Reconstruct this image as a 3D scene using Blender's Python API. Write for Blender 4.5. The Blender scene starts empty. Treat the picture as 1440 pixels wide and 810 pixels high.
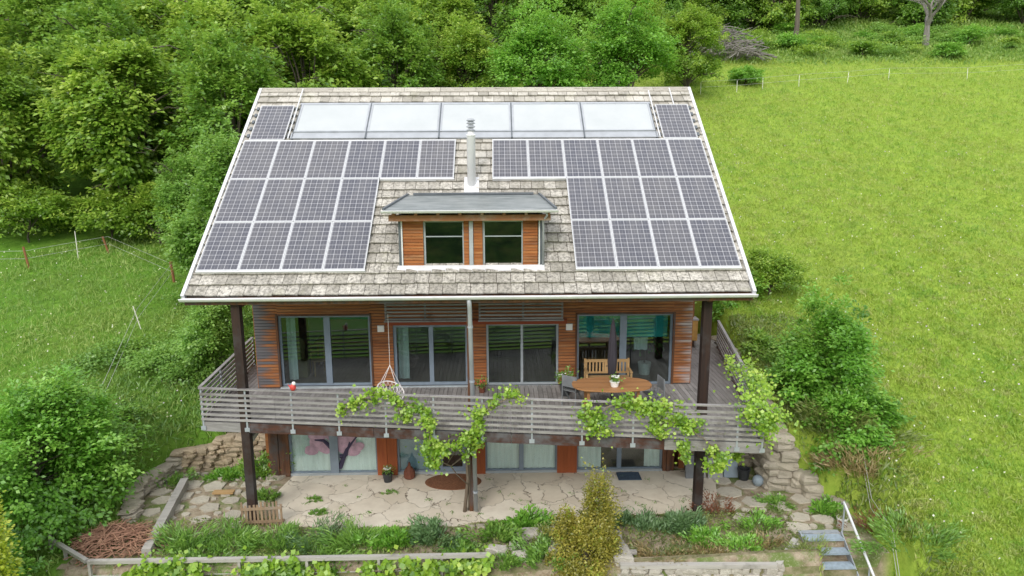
import bpy, math, random
import numpy as np
from mathutils import Vector, Matrix
rnd = random.Random(7)
RS = np.random.default_rng(11)
scn = bpy.context.scene
COL = scn.collection
R_ = math.radians

# ------------------------------------------------------------------ node / material helpers
class NT:
    def __init__(s, name):
        s.m = bpy.data.materials.new(name); s.m.use_nodes = True
        s.t = s.m.node_tree; s.t.nodes.clear()
        s.out = s.t.nodes.new('ShaderNodeOutputMaterial')
    def n(s, typ, ins=None, **kw):
        nd = s.t.nodes.new('ShaderNode' + typ)
        for k, v in kw.items(): setattr(nd, k, v)
        for k, v in (ins or {}).items():
            sock = nd.inputs[k]
            if isinstance(v, bpy.types.NodeSocket): s.t.links.new(v, sock)
            else:
                if isinstance(v, tuple) and len(v) == 3 and sock.type == 'RGBA': v = v + (1,)
                sock.default_value = v
        return nd
    def coord(s, scale=(1, 1, 1), kind='Object', loc=(0, 0, 0), rot=(0, 0, 0)):
        tc = s.n('TexCoord')
        return s.n('Mapping', {'Vector': tc.outputs[kind], 'Scale': scale, 'Location': loc, 'Rotation': rot}).outputs[0]
    def noise(s, vec, scale=5, detail=4, rough=.6, out='Fac'):
        return s.n('TexNoise', {'Vector': vec, 'Scale': scale, 'Detail': detail, 'Roughness': rough}).outputs[out]
    def ramp(s, fac, stops, interp='LINEAR'):
        nd = s.n('ValToRGB', {'Fac': fac}); cr = nd.color_ramp; cr.interpolation = interp
        while len(cr.elements) < len(stops): cr.elements.new(.5)
        for e, (p, c) in zip(cr.elements, stops):
            e.position = p; e.color = (c if isinstance(c, tuple) else (c, c, c)) + (1,)
        return nd.outputs[0]
    def mix(s, fac, a, b, mode='MIX'):
        return s.n('MixRGB', {'Fac': fac, 'Color1': a, 'Color2': b}, blend_type=mode).outputs[0]
    def math(s, op, a, b=0., c=0., clamp=False):
        return s.n('Math', {0: a, 1: b, 2: c}, operation=op, use_clamp=clamp).outputs[0]
    def bump(s, h, dist=.01, strength=.6):
        return s.n('Bump', {'Height': h, 'Distance': dist, 'Strength': strength}).outputs[0]
    def pbr(s, color, rough=.7, metal=0., normal=None, spec=.5):
        ins = {'Base Color': color, 'Roughness': rough, 'Metallic': metal, 'Specular IOR Level': spec}
        if normal is not None: ins['Normal'] = normal
        b = s.n('BsdfPrincipled', ins)
        s.t.links.new(b.outputs[0], s.out.inputs[0]); return s.m
    def attr(s, name, out='Fac'):
        return s.n('Attribute', attribute_name=name).outputs[out]

M = {}
def plain(name, c, rough=.6, metal=0., var=.18, scale=6., stretch=(1, 1, 1), bump=.003):
    t = NT(name); v = t.coord(stretch)
    n = t.noise(v, scale, 5)
    col = t.mix(t.ramp(n, [(.3, 0.), (.7, 1.)]), tuple(x * (1 - var) for x in c), tuple(min(1, x * (1 + var)) for x in c))
    n2 = t.noise(v, scale * 6, 3)
    M[name] = t.pbr(col, rough, metal, t.bump(n2, bump, .5))
    return M[name]

def wood(name, c1, c2, grey=None, axis='x', g_amt=.5, streak=30., rough=.75):
    t = NT(name)
    sc = {'x': (1.2, streak, streak), 'y': (streak, 1.2, streak), 'z': (streak, streak, 1.0)}[axis]
    v = t.coord(sc)
    n = t.noise(v, 1.0, 6, .7)
    col = t.mix(t.ramp(n, [(.3, 0.), (.7, 1.)]), c1, c2)
    tint = t.attr('tint')
    col = t.mix(t.math('MULTIPLY', tint, .45), col, tuple(x * .35 for x in c1))
    if grey:
        big = t.noise(t.coord((1, 1, 1)), 1.3, 5, .7)
        f = t.math('ADD', t.math('MULTIPLY', t.math('SUBTRACT', big, 1 - g_amt), 5.), t.math('MULTIPLY', n, .8), clamp=True)
        col = t.mix(f, col, grey)
    M[name] = t.pbr(col, rough, 0, t.bump(n, .004, .6), .25)
    return M[name]

# cladding: brown inside, silvered towards both ends of the front
def cladding(name, xl=None, xr=None, base=((.40, .14, .045), (.18, .06, .024))):
    t = NT(name)
    g = t.noise(t.coord((1.0, 24, 24)), 1.0, 6, .7)
    blot = t.noise(t.coord((.7, 1, 3.0)), 1.6, 4, .65)
    col = t.mix(t.ramp(g, [(.3, 0.), (.72, 1.)]), base[0], base[1])
    col = t.mix(t.ramp(blot, [(.42, 0.), (.7, .75)]), col, (.12, .05, .026))
    tint = t.attr('tint')
    col = t.mix(t.math('MULTIPLY', tint, .35), col, (.46, .2, .075))
    old = t.noise(t.coord((.5, 1, 9.)), 1.7, 5, .7)
    col = t.mix(t.ramp(old, [(.5, 0.), (.68, .6)]), col, (.52, .29, .13))
    old2 = t.noise(t.coord((.6, 1, 12.), loc=(3, 0, 7)), 1.5, 5, .7)
    col = t.mix(t.ramp(old2, [(.56, 0.), (.7, .55)]), col, (.2, .17, .15))
    if xl is not None:
        px = t.n('SeparateXYZ', {0: t.n('TexCoord').outputs['Object']}).outputs[0]
        j = t.math('MULTIPLY', t.math('ADD', t.math('SUBTRACT', tint, .5), t.math('MULTIPLY', t.math('SUBTRACT', g, .5), 2.)), .5)
        p = t.math('ADD', px, j)
        f1 = t.math('DIVIDE', t.math('SUBTRACT', xl, p), .28, clamp=True)
        f1.node.use_clamp = True
        col = t.mix(f1, col, t.mix(g, (.055, .055, .06), (.20, .19, .20)))
        f2 = t.math('DIVIDE', t.math('SUBTRACT', p, xr), .35, clamp=True)
        f2 = t.math('MULTIPLY', f2, t.ramp(g, [(.4, .35), (.55, 1.)]))
        col = t.mix(f2, col, (.42, .37, .36))
    M[name] = t.pbr(col, .7, 0, t.bump(g, .004, .6), .25)
cladding('cladding', -5.5, 5.95)
cladding('cladding_plain')
cladding('shutter_wood', base=((.4, .13, .035), (.22, .065, .02)))
wood('red_wood', (.42, .12, .04), (.26, .07, .03), axis='z', streak=10)
wood('red_beam', (.4, .1, .045), (.28, .06, .03), axis='x', streak=14)
wood('brown_post', (.2, .09, .045), (.05, .028, .02), (.09, .085, .085), axis='z', g_amt=.45, streak=10)
wood('dark_post', (.06, .034, .025), (.022, .018, .018), (.06, .055, .055), axis='z', g_amt=.42, streak=12)
wood('fascia_wood', (.10, .04, .025), (.04, .03, .028), (.12, .12, .13), axis='x', g_amt=.5, streak=16)
wood('silver_wood', (.42, .405, .40), (.22, .205, .20), (.12, .105, .095), axis='x', g_amt=.38, streak=20)
wood('deck_wood', (.36, .34, .33), (.23, .21, .205), (.15, .14, .135), axis='y', g_amt=.4, streak=14)
wood('beam_wood', (.34, .16, .075), (.2, .085, .04), (.3, .25, .2), axis='x', g_amt=.42, streak=18)
wood('pale_wood', (.5, .33, .16), (.4, .25, .11), axis='x', streak=14)
wood('table_wood', (.48, .25, .11), (.36, .17, .07), axis='x', streak=12, rough=.5)
wood('pallet_wood', (.38, .27, .17), (.25, .17, .11), (.3, .28, .25), axis='z', g_amt=.42, streak=12)
wood('rail_wood', (.5, .48, .44), (.36, .34, .32), (.2, .19, .17), axis='x', g_amt=.36, streak=12)
wood('stake_wood', (.36, .17, .08), (.25, .11, .05), axis='z', streak=10)
wood('bark', (.17, .145, .115), (.085, .07, .055), axis='z', streak=9)
wood('grey_bark', (.3, .28, .26), (.17, .155, .14), axis='z', streak=9)
wood('twig_wood', (.5, .3, .2), (.3, .15, .1), axis='z', streak=6)
wood('vine_wood', (.3, .24, .18), (.17, .13, .1), axis='z', streak=8)
plain('zinc', (.38, .4, .43), .5, .2, .12, 3)
plain('light_metal', (.66, .665, .68), .5, .1, .08, 4)
plain('galvanised', (.36, .39, .43), .5, .2, .15, 8)
plain('steel_tread', (.33, .4, .47), .55, .1, .2, 10)
plain('flue_metal', (.76, .76, .76), .5, .05, .06, 4)
plain('alu_frame', (.6, .61, .63), .4, .1, .05, 5)
plain('frame_blue', (.21, .26, .32), .45, .1, .1, 4)
plain('frame_grey', (.36, .4, .43), .45, .2, .1, 4)
plain('sill_metal', (.5, .54, .56), .4, .3, .1, 4)
plain('slate_trim', (.12, .135, .15), .5, .3, .2, 4)
plain('white_paint', (.78, .77, .75), .5, 0, .05, 4)
plain('room_wall', (.62, .6, .56), .9, 0, .08, 1)
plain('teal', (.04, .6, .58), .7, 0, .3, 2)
plain('room_floor', (.24, .17, .12), .5, 0, .15, 2)
plain('curtain_white', (.84, .9, .87), .9, 0, .07, 3, (8, 8, .6))
plain('blind_blue', (.2, .31, .38), .6, 0, .1, 2)
plain('mauve', (.5, .33, .42), .7, 0, .35, 5)
plain('sticker_dark', (.06, .05, .1), .7, 0, .2, 4)
plain('black_pot', (.03, .033, .037), .5, 0, .2, 8)
plain('slate_box', (.16, .17, .18), .7, 0, .2, 4)
plain('concrete', (.33, .33, .32), .9, 0, .2, 7, bump=.006)
plain('blue_grey', (.27, .33, .38), .7, 0, .12, 4)
plain('mat_blue', (.045, .075, .12), .95, 0, .25, 12, bump=.01)
plain('wicker', (.2, .085, .04), .85, 0, .35, 25, bump=.01)
plain('rust', (.14, .045, .025), .8, 0, .3, 14)
plain('parasol_cloth', (.035, .03, .04), .9, 0, .25, 8, (1, 1, .3))
plain('white_cord', (.8, .76, .75), .7, 0, .06, 8)
plain('red_paint', (.6, .06, .05), .5, 0, .2, 10)
plain('yellow_wood', (.48, .27, .07), .7, 0, .2, 5)
plain('soil', (.2, .135, .09), .95, 0, .4, 9, bump=.03)
plain('pink', (.7, .25, .33), .6, 0, .2, 6)
plain('petal_white', (.8, .8, .78), .7, 0, .05, 9)
plain('wire', (.5, .5, .48), .5, .3, .1, 5)
plain('plastic_stake', (.75, .74, .66), .6, 0, .1, 5)
plain('yellow_cloth', (.4, .34, .13), .8, 0, .2, 4)
plain('dark_interior', (.05, .05, .055), .8, 0, .3, 3)

def foliage(name, stops, trans=.4, gloss=.06, meadow=False):
    t = NT(name)
    c = t.ramp(t.attr('tint'), stops)
    pos = t.noise(t.coord((1, 1, 1), 'Object'), .8, 3)
    c = t.mix(t.ramp(pos, [(.35, 0.), (.65, .35)]), c, t.mix(.5, c, (.1, .14, .02)))
    if meadow:
        a = t.noise(t.coord(), .9, 5, .7); b = t.noise(t.coord(loc=(30, 10, 0)), .28, 4, .65); e = t.noise(t.coord(loc=(5, 60, 0)), 2.4, 4, .7)
        c = t.mix(t.ramp(a, [(.45, 0.), (.62, .75)]), c, (.19, .39, .045))
        c = t.mix(t.ramp(e, [(.52, 0.), (.66, .65)]), c, (.52, .49, .24))
        c = t.mix(t.ramp(b, [(.5, 0.), (.66, .4)]), c, (.38, .45, .1))
    d = t.n('BsdfDiffuse', {'Color': c})
    tr = t.n('BsdfTranslucent', {'Color': t.mix(.35, c, (.38, .5, .08))})
    m1 = t.n('MixShader', {0: trans, 1: d.outputs[0], 2: tr.outputs[0]})
    g = t.n('BsdfGlossy', {'Color': (.8, .85, .8), 'Roughness': .45})
    m2 = t.n('MixShader', {0: gloss, 1: m1.outputs[0], 2: g.outputs[0]})
    t.t.links.new(m2.outputs[0], t.out.inputs[0]); M[name] = t.m
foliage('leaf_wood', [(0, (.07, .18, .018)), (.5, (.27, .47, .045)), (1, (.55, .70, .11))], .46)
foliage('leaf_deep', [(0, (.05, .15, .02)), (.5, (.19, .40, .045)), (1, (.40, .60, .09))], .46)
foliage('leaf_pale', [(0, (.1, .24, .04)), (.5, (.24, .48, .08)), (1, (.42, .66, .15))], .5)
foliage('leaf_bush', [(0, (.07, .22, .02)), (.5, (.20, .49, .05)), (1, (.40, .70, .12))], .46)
foliage('leaf_vine', [(0, (.1, .25, .015)), (.5, (.32, .55, .04)), (1, (.6, .76, .13))], .45)
foliage('leaf_gold', [(0, (.12, .14, .02)), (.45, (.36, .32, .05)), (.75, (.55, .47, .09)), (1, (.3, .46, .05))])
foliage('leaf_yellow', [(0, (.22, .34, .02)), (.5, (.5, .6, .03)), (1, (.7, .72, .08))])
foliage('leaf_olive', [(0, (.09, .13, .03)), (.5, (.24, .31, .08)), (1, (.38, .44, .13))])
foliage('leaf_herb', [(0, (.08, .19, .03)), (.5, (.18, .38, .06)), (1, (.33, .54, .1))])
foliage('leaf_blue', [(0, (.06, .15, .06)), (.5, (.14, .28, .11)), (1, (.25, .40, .18))])
foliage('leaf_dry', [(0, (.16, .1, .05)), (.5, (.34, .24, .11)), (1, (.5, .4, .2))], .25)
foliage('leaf_red', [(0, (.12, .03, .02)), (.5, (.25, .07, .05)), (1, (.4, .16, .1))], .3)
foliage('grass_meadow', [(0, (.17, .31, .035)), (.4, (.31, .45, .05)), (.75, (.42, .53, .08)), (1, (.55, .57, .22))], .35, .03, True)
foliage('grass_left', [(0, (.10, .22, .04)), (.5, (.23, .38, .07)), (1, (.42, .52, .15))], .35, .03, False)

# ground
t = NT('ground_grass')
v = t.coord((1, 1, 1))
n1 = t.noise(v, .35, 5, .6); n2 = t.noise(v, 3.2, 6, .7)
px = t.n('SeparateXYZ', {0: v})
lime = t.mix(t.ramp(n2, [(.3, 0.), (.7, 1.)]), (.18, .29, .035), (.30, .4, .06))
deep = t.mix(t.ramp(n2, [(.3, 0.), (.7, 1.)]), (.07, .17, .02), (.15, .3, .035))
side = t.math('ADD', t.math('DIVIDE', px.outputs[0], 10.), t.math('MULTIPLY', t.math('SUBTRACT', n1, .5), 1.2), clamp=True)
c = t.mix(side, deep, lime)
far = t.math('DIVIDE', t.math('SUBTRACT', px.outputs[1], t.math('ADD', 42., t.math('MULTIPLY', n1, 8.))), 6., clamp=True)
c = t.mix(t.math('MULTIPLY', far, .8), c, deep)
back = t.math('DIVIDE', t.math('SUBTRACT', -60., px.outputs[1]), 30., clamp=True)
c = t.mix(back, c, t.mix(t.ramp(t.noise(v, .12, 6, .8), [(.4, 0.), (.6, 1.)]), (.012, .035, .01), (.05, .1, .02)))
c = t.mix(t.ramp(n1, [(.45, 0.), (.75, .35)]), c, (.2, .2, .06))
def rng_(o, a, b, w): return t.math('MULTIPLY', t.math('DIVIDE', t.math('SUBTRACT', o, a), w, clamp=True), t.math('DIVIDE', t.math('SUBTRACT', b, o), w, clamp=True))
soil = t.math('MULTIPLY', rng_(px.outputs[0], -9.2, 9.9, .3), rng_(px.outputs[1], -7., -.5, .3))
c = t.mix(soil, c, t.mix(t.ramp(n2, [(.35, 0.), (.65, 1.)]), (.12, .13, .05), (.3, .25, .17)))
M['ground_grass'] = t.pbr(c, .95, 0, t.bump(n2, .12, .7), .1)

t = NT('yard_soil')
v = t.coord()
n = t.noise(v, 3.5, 7, .7); n2 = t.noise(v, 22, 4, .7)
c = t.mix(t.ramp(n, [(.35, 0.), (.65, 1.)]), (.2, .15, .1), (.4, .34, .25))
c = t.mix(t.ramp(t.noise(v, 1.3, 5), [(.47, 0.), (.58, .8)]), c, (.1, .17, .03))
c = t.mix(t.ramp(n2, [(.55, 0.), (.7, .6)]), c, (.5, .45, .36))
M['yard_soil'] = t.pbr(c, .95, 0, t.bump(n2, .03, .8), .1)

def stone_mat(name, a, b, d, scale=4.):
    t = NT(name); v = t.coord()
    n = t.noise(v, scale, 7, .68); n2 = t.noise(v, scale * 7, 4, .7)
    tint = t.attr('tint')
    c = t.mix(t.ramp(n, [(.3, 0.), (.7, 1.)]), a, b)
    c = t.mix(t.math('MULTIPLY', tint, .55), c, d)
    c = t.mix(t.ramp(n2, [(.56, 0.), (.72, .55)]), c, tuple(x * .4 for x in a))
    M[name] = t.pbr(c, .93, 0, t.bump(t.math('ADD', n2, n), .035, .9), .15)
stone_mat('wall_stone', (.42, .33, .22), (.56, .46, .33), (.3, .25, .19))
stone_mat('rock', (.4, .36, .29), (.52, .47, .38), (.3, .27, .22))
stone_mat('path_stone', (.44, .40, .32), (.56, .52, .43), (.34, .31, .26), 2.5)
stone_mat('kerb_stone', (.45, .42, .37), (.6, .57, .5), (.34, .31, .27), 5)

t = NT('patio_stone')
v = t.coord()
wv = t.n('VectorMath', {0: v, 1: t.n('VectorMath', {0: t.noise(v, 1.6, 4, .6, 'Color'), 'Scale': .95}, operation='SCALE').outputs[0]}, operation='ADD').outputs[0]
v2 = t.n('Mapping', {'Vector': wv, 'Scale': (1, .95, .01)}).outputs[0]
ve = t.n('TexVoronoi', {'Vector': v2, 'Scale': 1.2, 'Randomness': .95}, feature='DISTANCE_TO_EDGE').outputs['Distance']
vc = t.n('TexVoronoi', {'Vector': v2, 'Scale': 1.2, 'Randomness': .95}).outputs['Color']
cellv = t.n('SeparateXYZ', {0: vc}).outputs[0]
n = t.noise(v, 2.2, 6, .65); n2 = t.noise(v, 30, 4, .6)
c = t.mix(cellv, (.64, .57, .46), (.78, .72, .61))
c = t.mix(t.ramp(n, [(.4, 0.), (.7, .5)]), c, (.52, .45, .36))
gw = t.math('ADD', ve, t.math('MULTIPLY', t.math('SUBTRACT', t.noise(v, 7, 3), .5), .03))
crack = t.ramp(gw, [(.004, 1.), (.018, 0.)])
crk2 = t.math('MULTIPLY', crack, t.ramp(t.noise(v, 1.7, 3), [(.38, .2), (.6, 1.)]))
c = t.mix(crk2, c, (.17, .135, .1))
M['patio_stone'] = t.pbr(c, .9, 0, t.bump(t.math('SUBTRACT', t.math('MULTIPLY', n2, .15), crack), .012, .8), .2)

# roof tile
t = NT('roof_tile')
v = t.coord()
tint = t.attr('tint')
n = t.noise(v, 3.0, 6, .7); n2 = t.noise(v, 14, 5, .7); n3 = t.noise(v, .9, 3)
c = t.mix(tint, (.35, .33, .285), (.60, .57, .51))
low = t.n('SeparateXYZ', {0: v}).outputs[1]
lowf = t.math('SUBTRACT', 1., t.math('DIVIDE', low, 1.6), clamp=True)
c = t.mix(t.math('MULTIPLY', t.ramp(n2, [(.42, 0.), (.66, 1.)]), t.math('ADD', .35, t.math('MULTIPLY', lowf, .65))), c, (.15, .14, .125))
c = t.mix(t.ramp(n, [(.52, 0.), (.7, .75)]), c, (.2, .185, .15))
st = t.noise(t.coord((7, .5, .5)), 1.0, 5, .7)
c = t.mix(t.ramp(st, [(.54, 0.), (.7, .5)]), c, (.17, .16, .14))
c = t.mix(t.ramp(n3, [(.6, 0.), (.75, .4)]), c, (.33, .33, .2))
M['roof_tile'] = t.pbr(c, .9, 0, t.bump(n2, .008, .6), .2)

# dormer roof: weathered metal / glassy sheet
t = NT('dormer_sheet')
v = t.coord((1, 4, 4))
n = t.noise(v, 1.5, 5, .7)
c = t.mix(t.ramp(n, [(.35, 0.), (.6, 1.)]), (.12, .145, .145), (.28, .3, .3))
M['dormer_sheet'] = t.pbr(c, .4, .2, t.bump(n, .004, .4), .5)

# solar cells (UV in cell units 6 x 10)
t = NT('solar_cells')
uv = t.n('TexCoord').outputs['UV']
s = t.n('SeparateXYZ', {0: uv})
def frac(o): return t.math('ABSOLUTE', t.math('SUBTRACT', t.math('FRACT', o), .5))
fx, fy = frac(s.outputs[0]), frac(s.outputs[1])
gx = t.ramp(fx, [(.455, 0.), (.475, 1.)]); gy = t.ramp(fy, [(.455, 0.), (.475, 1.)])
grid = t.math('MAXIMUM', gx, gy)
corner = t.ramp(t.math('ADD', fx, fy), [(.86, 0.), (.9, 1.)])
grid = t.math('MAXIMUM', grid, corner)
bb = frac(t.math('MULTIPLY', s.outputs[0], 2.))
bus = t.math('MULTIPLY', t.ramp(bb, [(.43, 0.), (.46, .55)]), 1.)
oi = t.n('ObjectInfo').outputs['Random']
cell = t.mix(t.noise(t.coord((1, 1, 1)), 3, 3), (.05, .053, .075), (.078, .08, .1))
cell = t.mix(t.math('MULTIPLY', oi, .5), cell, (.1, .095, .1))
c = t.mix(bus, cell, (.21, .21, .24)); c = t.mix(grid, c, (.38, .38, .41))
dirt = t.noise(t.coord((1, 1, 1)), 2.5, 5, .7)
c = t.mix(t.ramp(dirt, [(.4, 0.), (.75, .16)]), c, (.4, .38, .34))
M['solar_cells'] = t.pbr(c, t.math('ADD', .12, t.math('MULTIPLY', dirt, .14)), 0, None, .55)

def glass(name, tint=(.74, .82, .82), refl=.045, rough=.012):
    t = NT(name)
    fr = t.n('Fresnel', {'IOR': 1.5}).outputs[0]
    f = t.math('ADD', t.math('MULTIPLY', fr, 1.4), refl, clamp=True)
    wob = t.bump(t.noise(t.coord((1, 1, 1)), 1.1, 2), .004, .35)
    g = t.n('BsdfGlossy', {'Color': (.92, .96, .98), 'Roughness': rough, 'Normal': wob})
    tr = t.n('BsdfTransparent', {'Color': tint})
    m = t.n('MixShader', {0: f, 1: tr.outputs[0], 2: g.outputs[0]})
    t.t.links.new(m.outputs[0], t.out.inputs[0]); M[name] = t.m
glass('glass'); glass('glass_dormer', (.35, .42, .42), .1); glass('glass_low', (.93, .97, .96), .02)
t = NT('collector_glass')
n = t.noise(t.coord((1, 1, 1)), 1.2, 4)
M['collector_glass'] = t.pbr(t.mix(n, (.38, .41, .42), (.5, .52, .53)), .22, 0, t.bump(n, .004, .3), .8)

# ------------------------------------------------------------------ mesh builder
class MB:
    def __init__(s): s.v = []; s.f = []; s.t = []; s.uv = None
    def add(s, vs, fs, tint=None):
        b = len(s.v); s.v += [tuple(p) for p in vs]; s.f += [tuple(i + b for i in f) for f in fs]
        tt = rnd.random() if tint is None else tint
        s.t += [tt] * len(fs); return s
    def box(s, x0, x1, y0, y1, z0, z1, tint=None):
        v = [(x0, y0, z0), (x1, y0, z0), (x1, y1, z0), (x0, y1, z0), (x0, y0, z1), (x1, y0, z1), (x1, y1, z1), (x0, y1, z1)]
        return s.add(v, [(0, 3, 2, 1), (4, 5, 6, 7), (0, 1, 5, 4), (1, 2, 6, 5), (2, 3, 7, 6), (3, 0, 4, 7)], tint)
    def hexa(s, v, tint=None):
        return s.add(v, [(0, 3, 2, 1), (4, 5, 6, 7), (0, 1, 5, 4), (1, 2, 6, 5), (2, 3, 7, 6), (3, 0, 4, 7)], tint)
    def bar(s, p, q, w, h, up=(0, 0, 1), tint=None):
        p, q = Vector(p), Vector(q); d = (q - p).normalized(); u = Vector(up)
        a = d.cross(u)
        if a.length < 1e-4: a = d.cross(Vector((0, 1, 0)))
        a.normalize(); b = a.cross(d).normalized(); a *= w / 2; b *= h / 2
        return s.hexa([p - a - b, p + a - b, q + a - b, q - a - b, p - a + b, p + a + b, q + a + b, q - a + b], tint)
    def tube(s, pts, r, n=8, tint=None, cap=True):
        pts = [Vector(p) for p in pts]; rr = r if isinstance(r, (list, tuple)) else [r] * len(pts)
        vs = []; fs = []; prev = None
        for i, p in enumerate(pts):
            d = (pts[min(i + 1, len(pts) - 1)] - pts[max(i - 1, 0)]).normalized()
            if prev is None:
                a = d.cross(Vector((0, 0, 1)))
                if a.length < .05: a = d.cross(Vector((1, 0, 0)))
            else: a = prev - d * prev.dot(d)
            a.normalize(); prev = a.copy(); b = d.cross(a)
            for k in range(n):
                an = 2 * math.pi * k / n; vs.append(p + (a * math.cos(an) + b * math.sin(an)) * rr[i])
        for i in range(len(pts) - 1):
            for k in range(n):
                k2 = (k + 1) % n; fs.append((i * n + k, i * n + k2, (i + 1) * n + k2, (i + 1) * n + k))
        if cap: fs += [tuple(range(n))[::-1], tuple((len(pts) - 1) * n + k for k in range(n))]
        return s.add(vs, fs, tint)
    def lathe(s, prof, c=(0, 0, 0), n=16, tint=None, sx=1, sy=1):
        vs = []; fs = []
        for r, z in prof:
            for k in range(n):
                a = 2 * math.pi * k / n; vs.append((c[0] + r * sx * math.cos(a), c[1] + r * sy * math.sin(a), c[2] + z))
        for i in range(len(prof) - 1):
            for k in range(n):
                k2 = (k + 1) % n; fs.append((i * n + k, i * n + k2, (i + 1) * n + k2, (i + 1) * n + k))
        if prof[0][0] > 1e-4: fs.append(tuple(range(n))[::-1])
        if prof[-1][0] > 1e-4: fs.append(tuple((len(prof) - 1) * n + k for k in range(n)))
        return s.add(vs, fs, tint)
    def prism(s, poly, z0, z1, tint=None):
        n = len(poly); vs = [(x, y, z0) for x, y in poly] + [(x, y, z1) for x, y in poly]
        return s.add(vs, [tuple(range(n))[::-1], tuple(range(n, 2 * n))] + [(i, (i + 1) % n, n + (i + 1) % n, n + i) for i in range(n)], tint)
    def rock(s, c, sx, sy, sz, seed=None, tint=None, flat=0):
        rg = random.Random(seed if seed is not None else rnd.random())
        nu, nv = 9, 6; vs = []; fs = []; ang = rg.random() * 6
        ph = [rg.random() * 6 for _ in range(6)]
        for i in range(nv + 1):
            th = math.pi * i / nv
            for k in range(nu):
                a = 2 * math.pi * k / nu
                q = 1 + .13 * math.sin(2 * a + ph[0] + th) + .1 * math.sin(3 * a + ph[1]) + rg.uniform(-.11, .11)
                e = .5
                sx_ = lambda t: math.copysign(abs(t) ** e, t)
                x = sx_(math.cos(a)) * abs(math.sin(th)) ** e * q; y = sx_(math.sin(a)) * abs(math.sin(th)) ** e * q; z = sx_(math.cos(th)) * (1 + rg.uniform(-.05, .05))
                vs.append((c[0] + (x * math.cos(ang * flat) - y * math.sin(ang * flat)) * sx, c[1] + (x * math.sin(ang * flat) + y * math.cos(ang * flat)) * sy, c[2] + z * sz))
        for i in range(nv):
            for k in range(nu):
                k2 = (k + 1) % nu; fs.append((i * nu + k, (i + 1) * nu + k, (i + 1) * nu + k2, i * nu + k2))
        return s.add(vs, fs, tint)
    def mesh(s, name, mat, org=(0, 0, 0), smooth=False):
        me = bpy.data.meshes.new(name)
        o = Vector(org); me.from_pydata([Vector(p) - o for p in s.v], [], s.f)
        a = me.attributes.new('tint', 'FLOAT', 'FACE'); a.data.foreach_set('value', s.t)
        mats = mat if isinstance(mat, (list, tuple)) else [mat]
        for m in mats: me.materials.append(M[m])
        if smooth: me.polygons.foreach_set('use_smooth', [True] * len(me.polygons))
        me.update(); return me

def setp(o, label=None, cat=None, group=None, kind=None):
    if label: o['label'] = label
    if cat: o['category'] = cat
    if group: o['group'] = group
    if kind: o['kind'] = kind
    return o
def thing(name, label, cat, loc=(0, 0, 0), rz=0, group=None, rot=None):
    o = bpy.data.objects.new(name, None); COL.objects.link(o); o.location = loc
    o.rotation_euler = rot or (0, 0, rz); o.empty_display_size = .2
    return setp(o, label, cat, group)
def part(name, mb, mat, parent, org=(0, 0, 0), smooth=False, label=None, me=None):
    me = me or mb.mesh(name, mat, org, smooth)
    o = bpy.data.objects.new(name, me); COL.objects.link(o)
    if parent is not None: o.parent = parent
    if label: o['label'] = label
    return o
def solo(name, mb, mat, label, cat, loc=(0, 0, 0), group=None, smooth=False, kind=None, world=True):
    o = part(name, mb, mat, None, loc if world else (0, 0, 0), smooth); o.location = loc
    return setp(o, label, cat, group, kind)
def dup(root, loc=None, rz=None, label=None, group=None, scale=None, name=None):
    r = root.copy(); COL.objects.link(r)
    if loc is not None: r.location = loc
    if rz is not None: r.rotation_euler = (0, 0, rz)
    if scale is not None: r.scale = scale if isinstance(scale, tuple) else (scale,) * 3
    if label: r['label'] = label
    if group: r['group'] = group
    for ch in list(root.children):
        c = ch.copy(); COL.objects.link(c); c.parent = r
        for g in list(ch.children):
            d = g.copy(); COL.objects.link(d); d.parent = c
    return r
def sstep(t): t = min(1, max(0, t)); return t * t * (3 - 2 * t)

# ------------------------------------------------------------------ foliage meshes
def leaf_mesh(name, C, Dr, N, L, W, tint, mat, org=(0, 0, 0)):
    """C centres, Dr leaf direction, N leaf normal, sizes, tint per leaf -> one mesh of folded leaves"""
    n = len(C)
    Dr = Dr / (np.linalg.norm(Dr, axis=1, keepdims=True) + 1e-9)
    S = np.cross(Dr, N); S /= (np.linalg.norm(S, axis=1, keepdims=True) + 1e-9)
    U = np.cross(S, Dr)
    L = np.broadcast_to(L, (n,))[:, None]; W = np.broadcast_to(W, (n,))[:, None]
    base = C - np.array(org)
    a = base - Dr * L * .5; b = base + S * W * .5 + U * W * .12; c = base + Dr * L * .5 - U * L * .1; d = base - S * W * .5 + U * W * .12
    V = np.stack([a, b, c, d], 1).reshape(-1, 3).astype(np.float32)
    me = bpy.data.meshes.new(name)
    me.vertices.add(n * 4); me.vertices.foreach_set('co', V.ravel())
    me.loops.add(n * 4); me.loops.foreach_set('vertex_index', np.arange(n * 4, dtype=np.int32))
    me.polygons.add(n); me.polygons.foreach_set('loop_start', np.arange(0, n * 4, 4, dtype=np.int32))
    me.polygons.foreach_set('loop_total', np.full(n, 4, dtype=np.int32))
    at = me.attributes.new('tint', 'FLOAT', 'FACE'); at.data.foreach_set('value', np.clip(tint, 0, 1).astype(np.float32))
    me.materials.append(M[mat]); me.update(); me.validate()
    return me
def unit(n): 
    v = RS.normal(size=(n, 3)); return v / np.linalg.norm(v, axis=1, keepdims=True)
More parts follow.
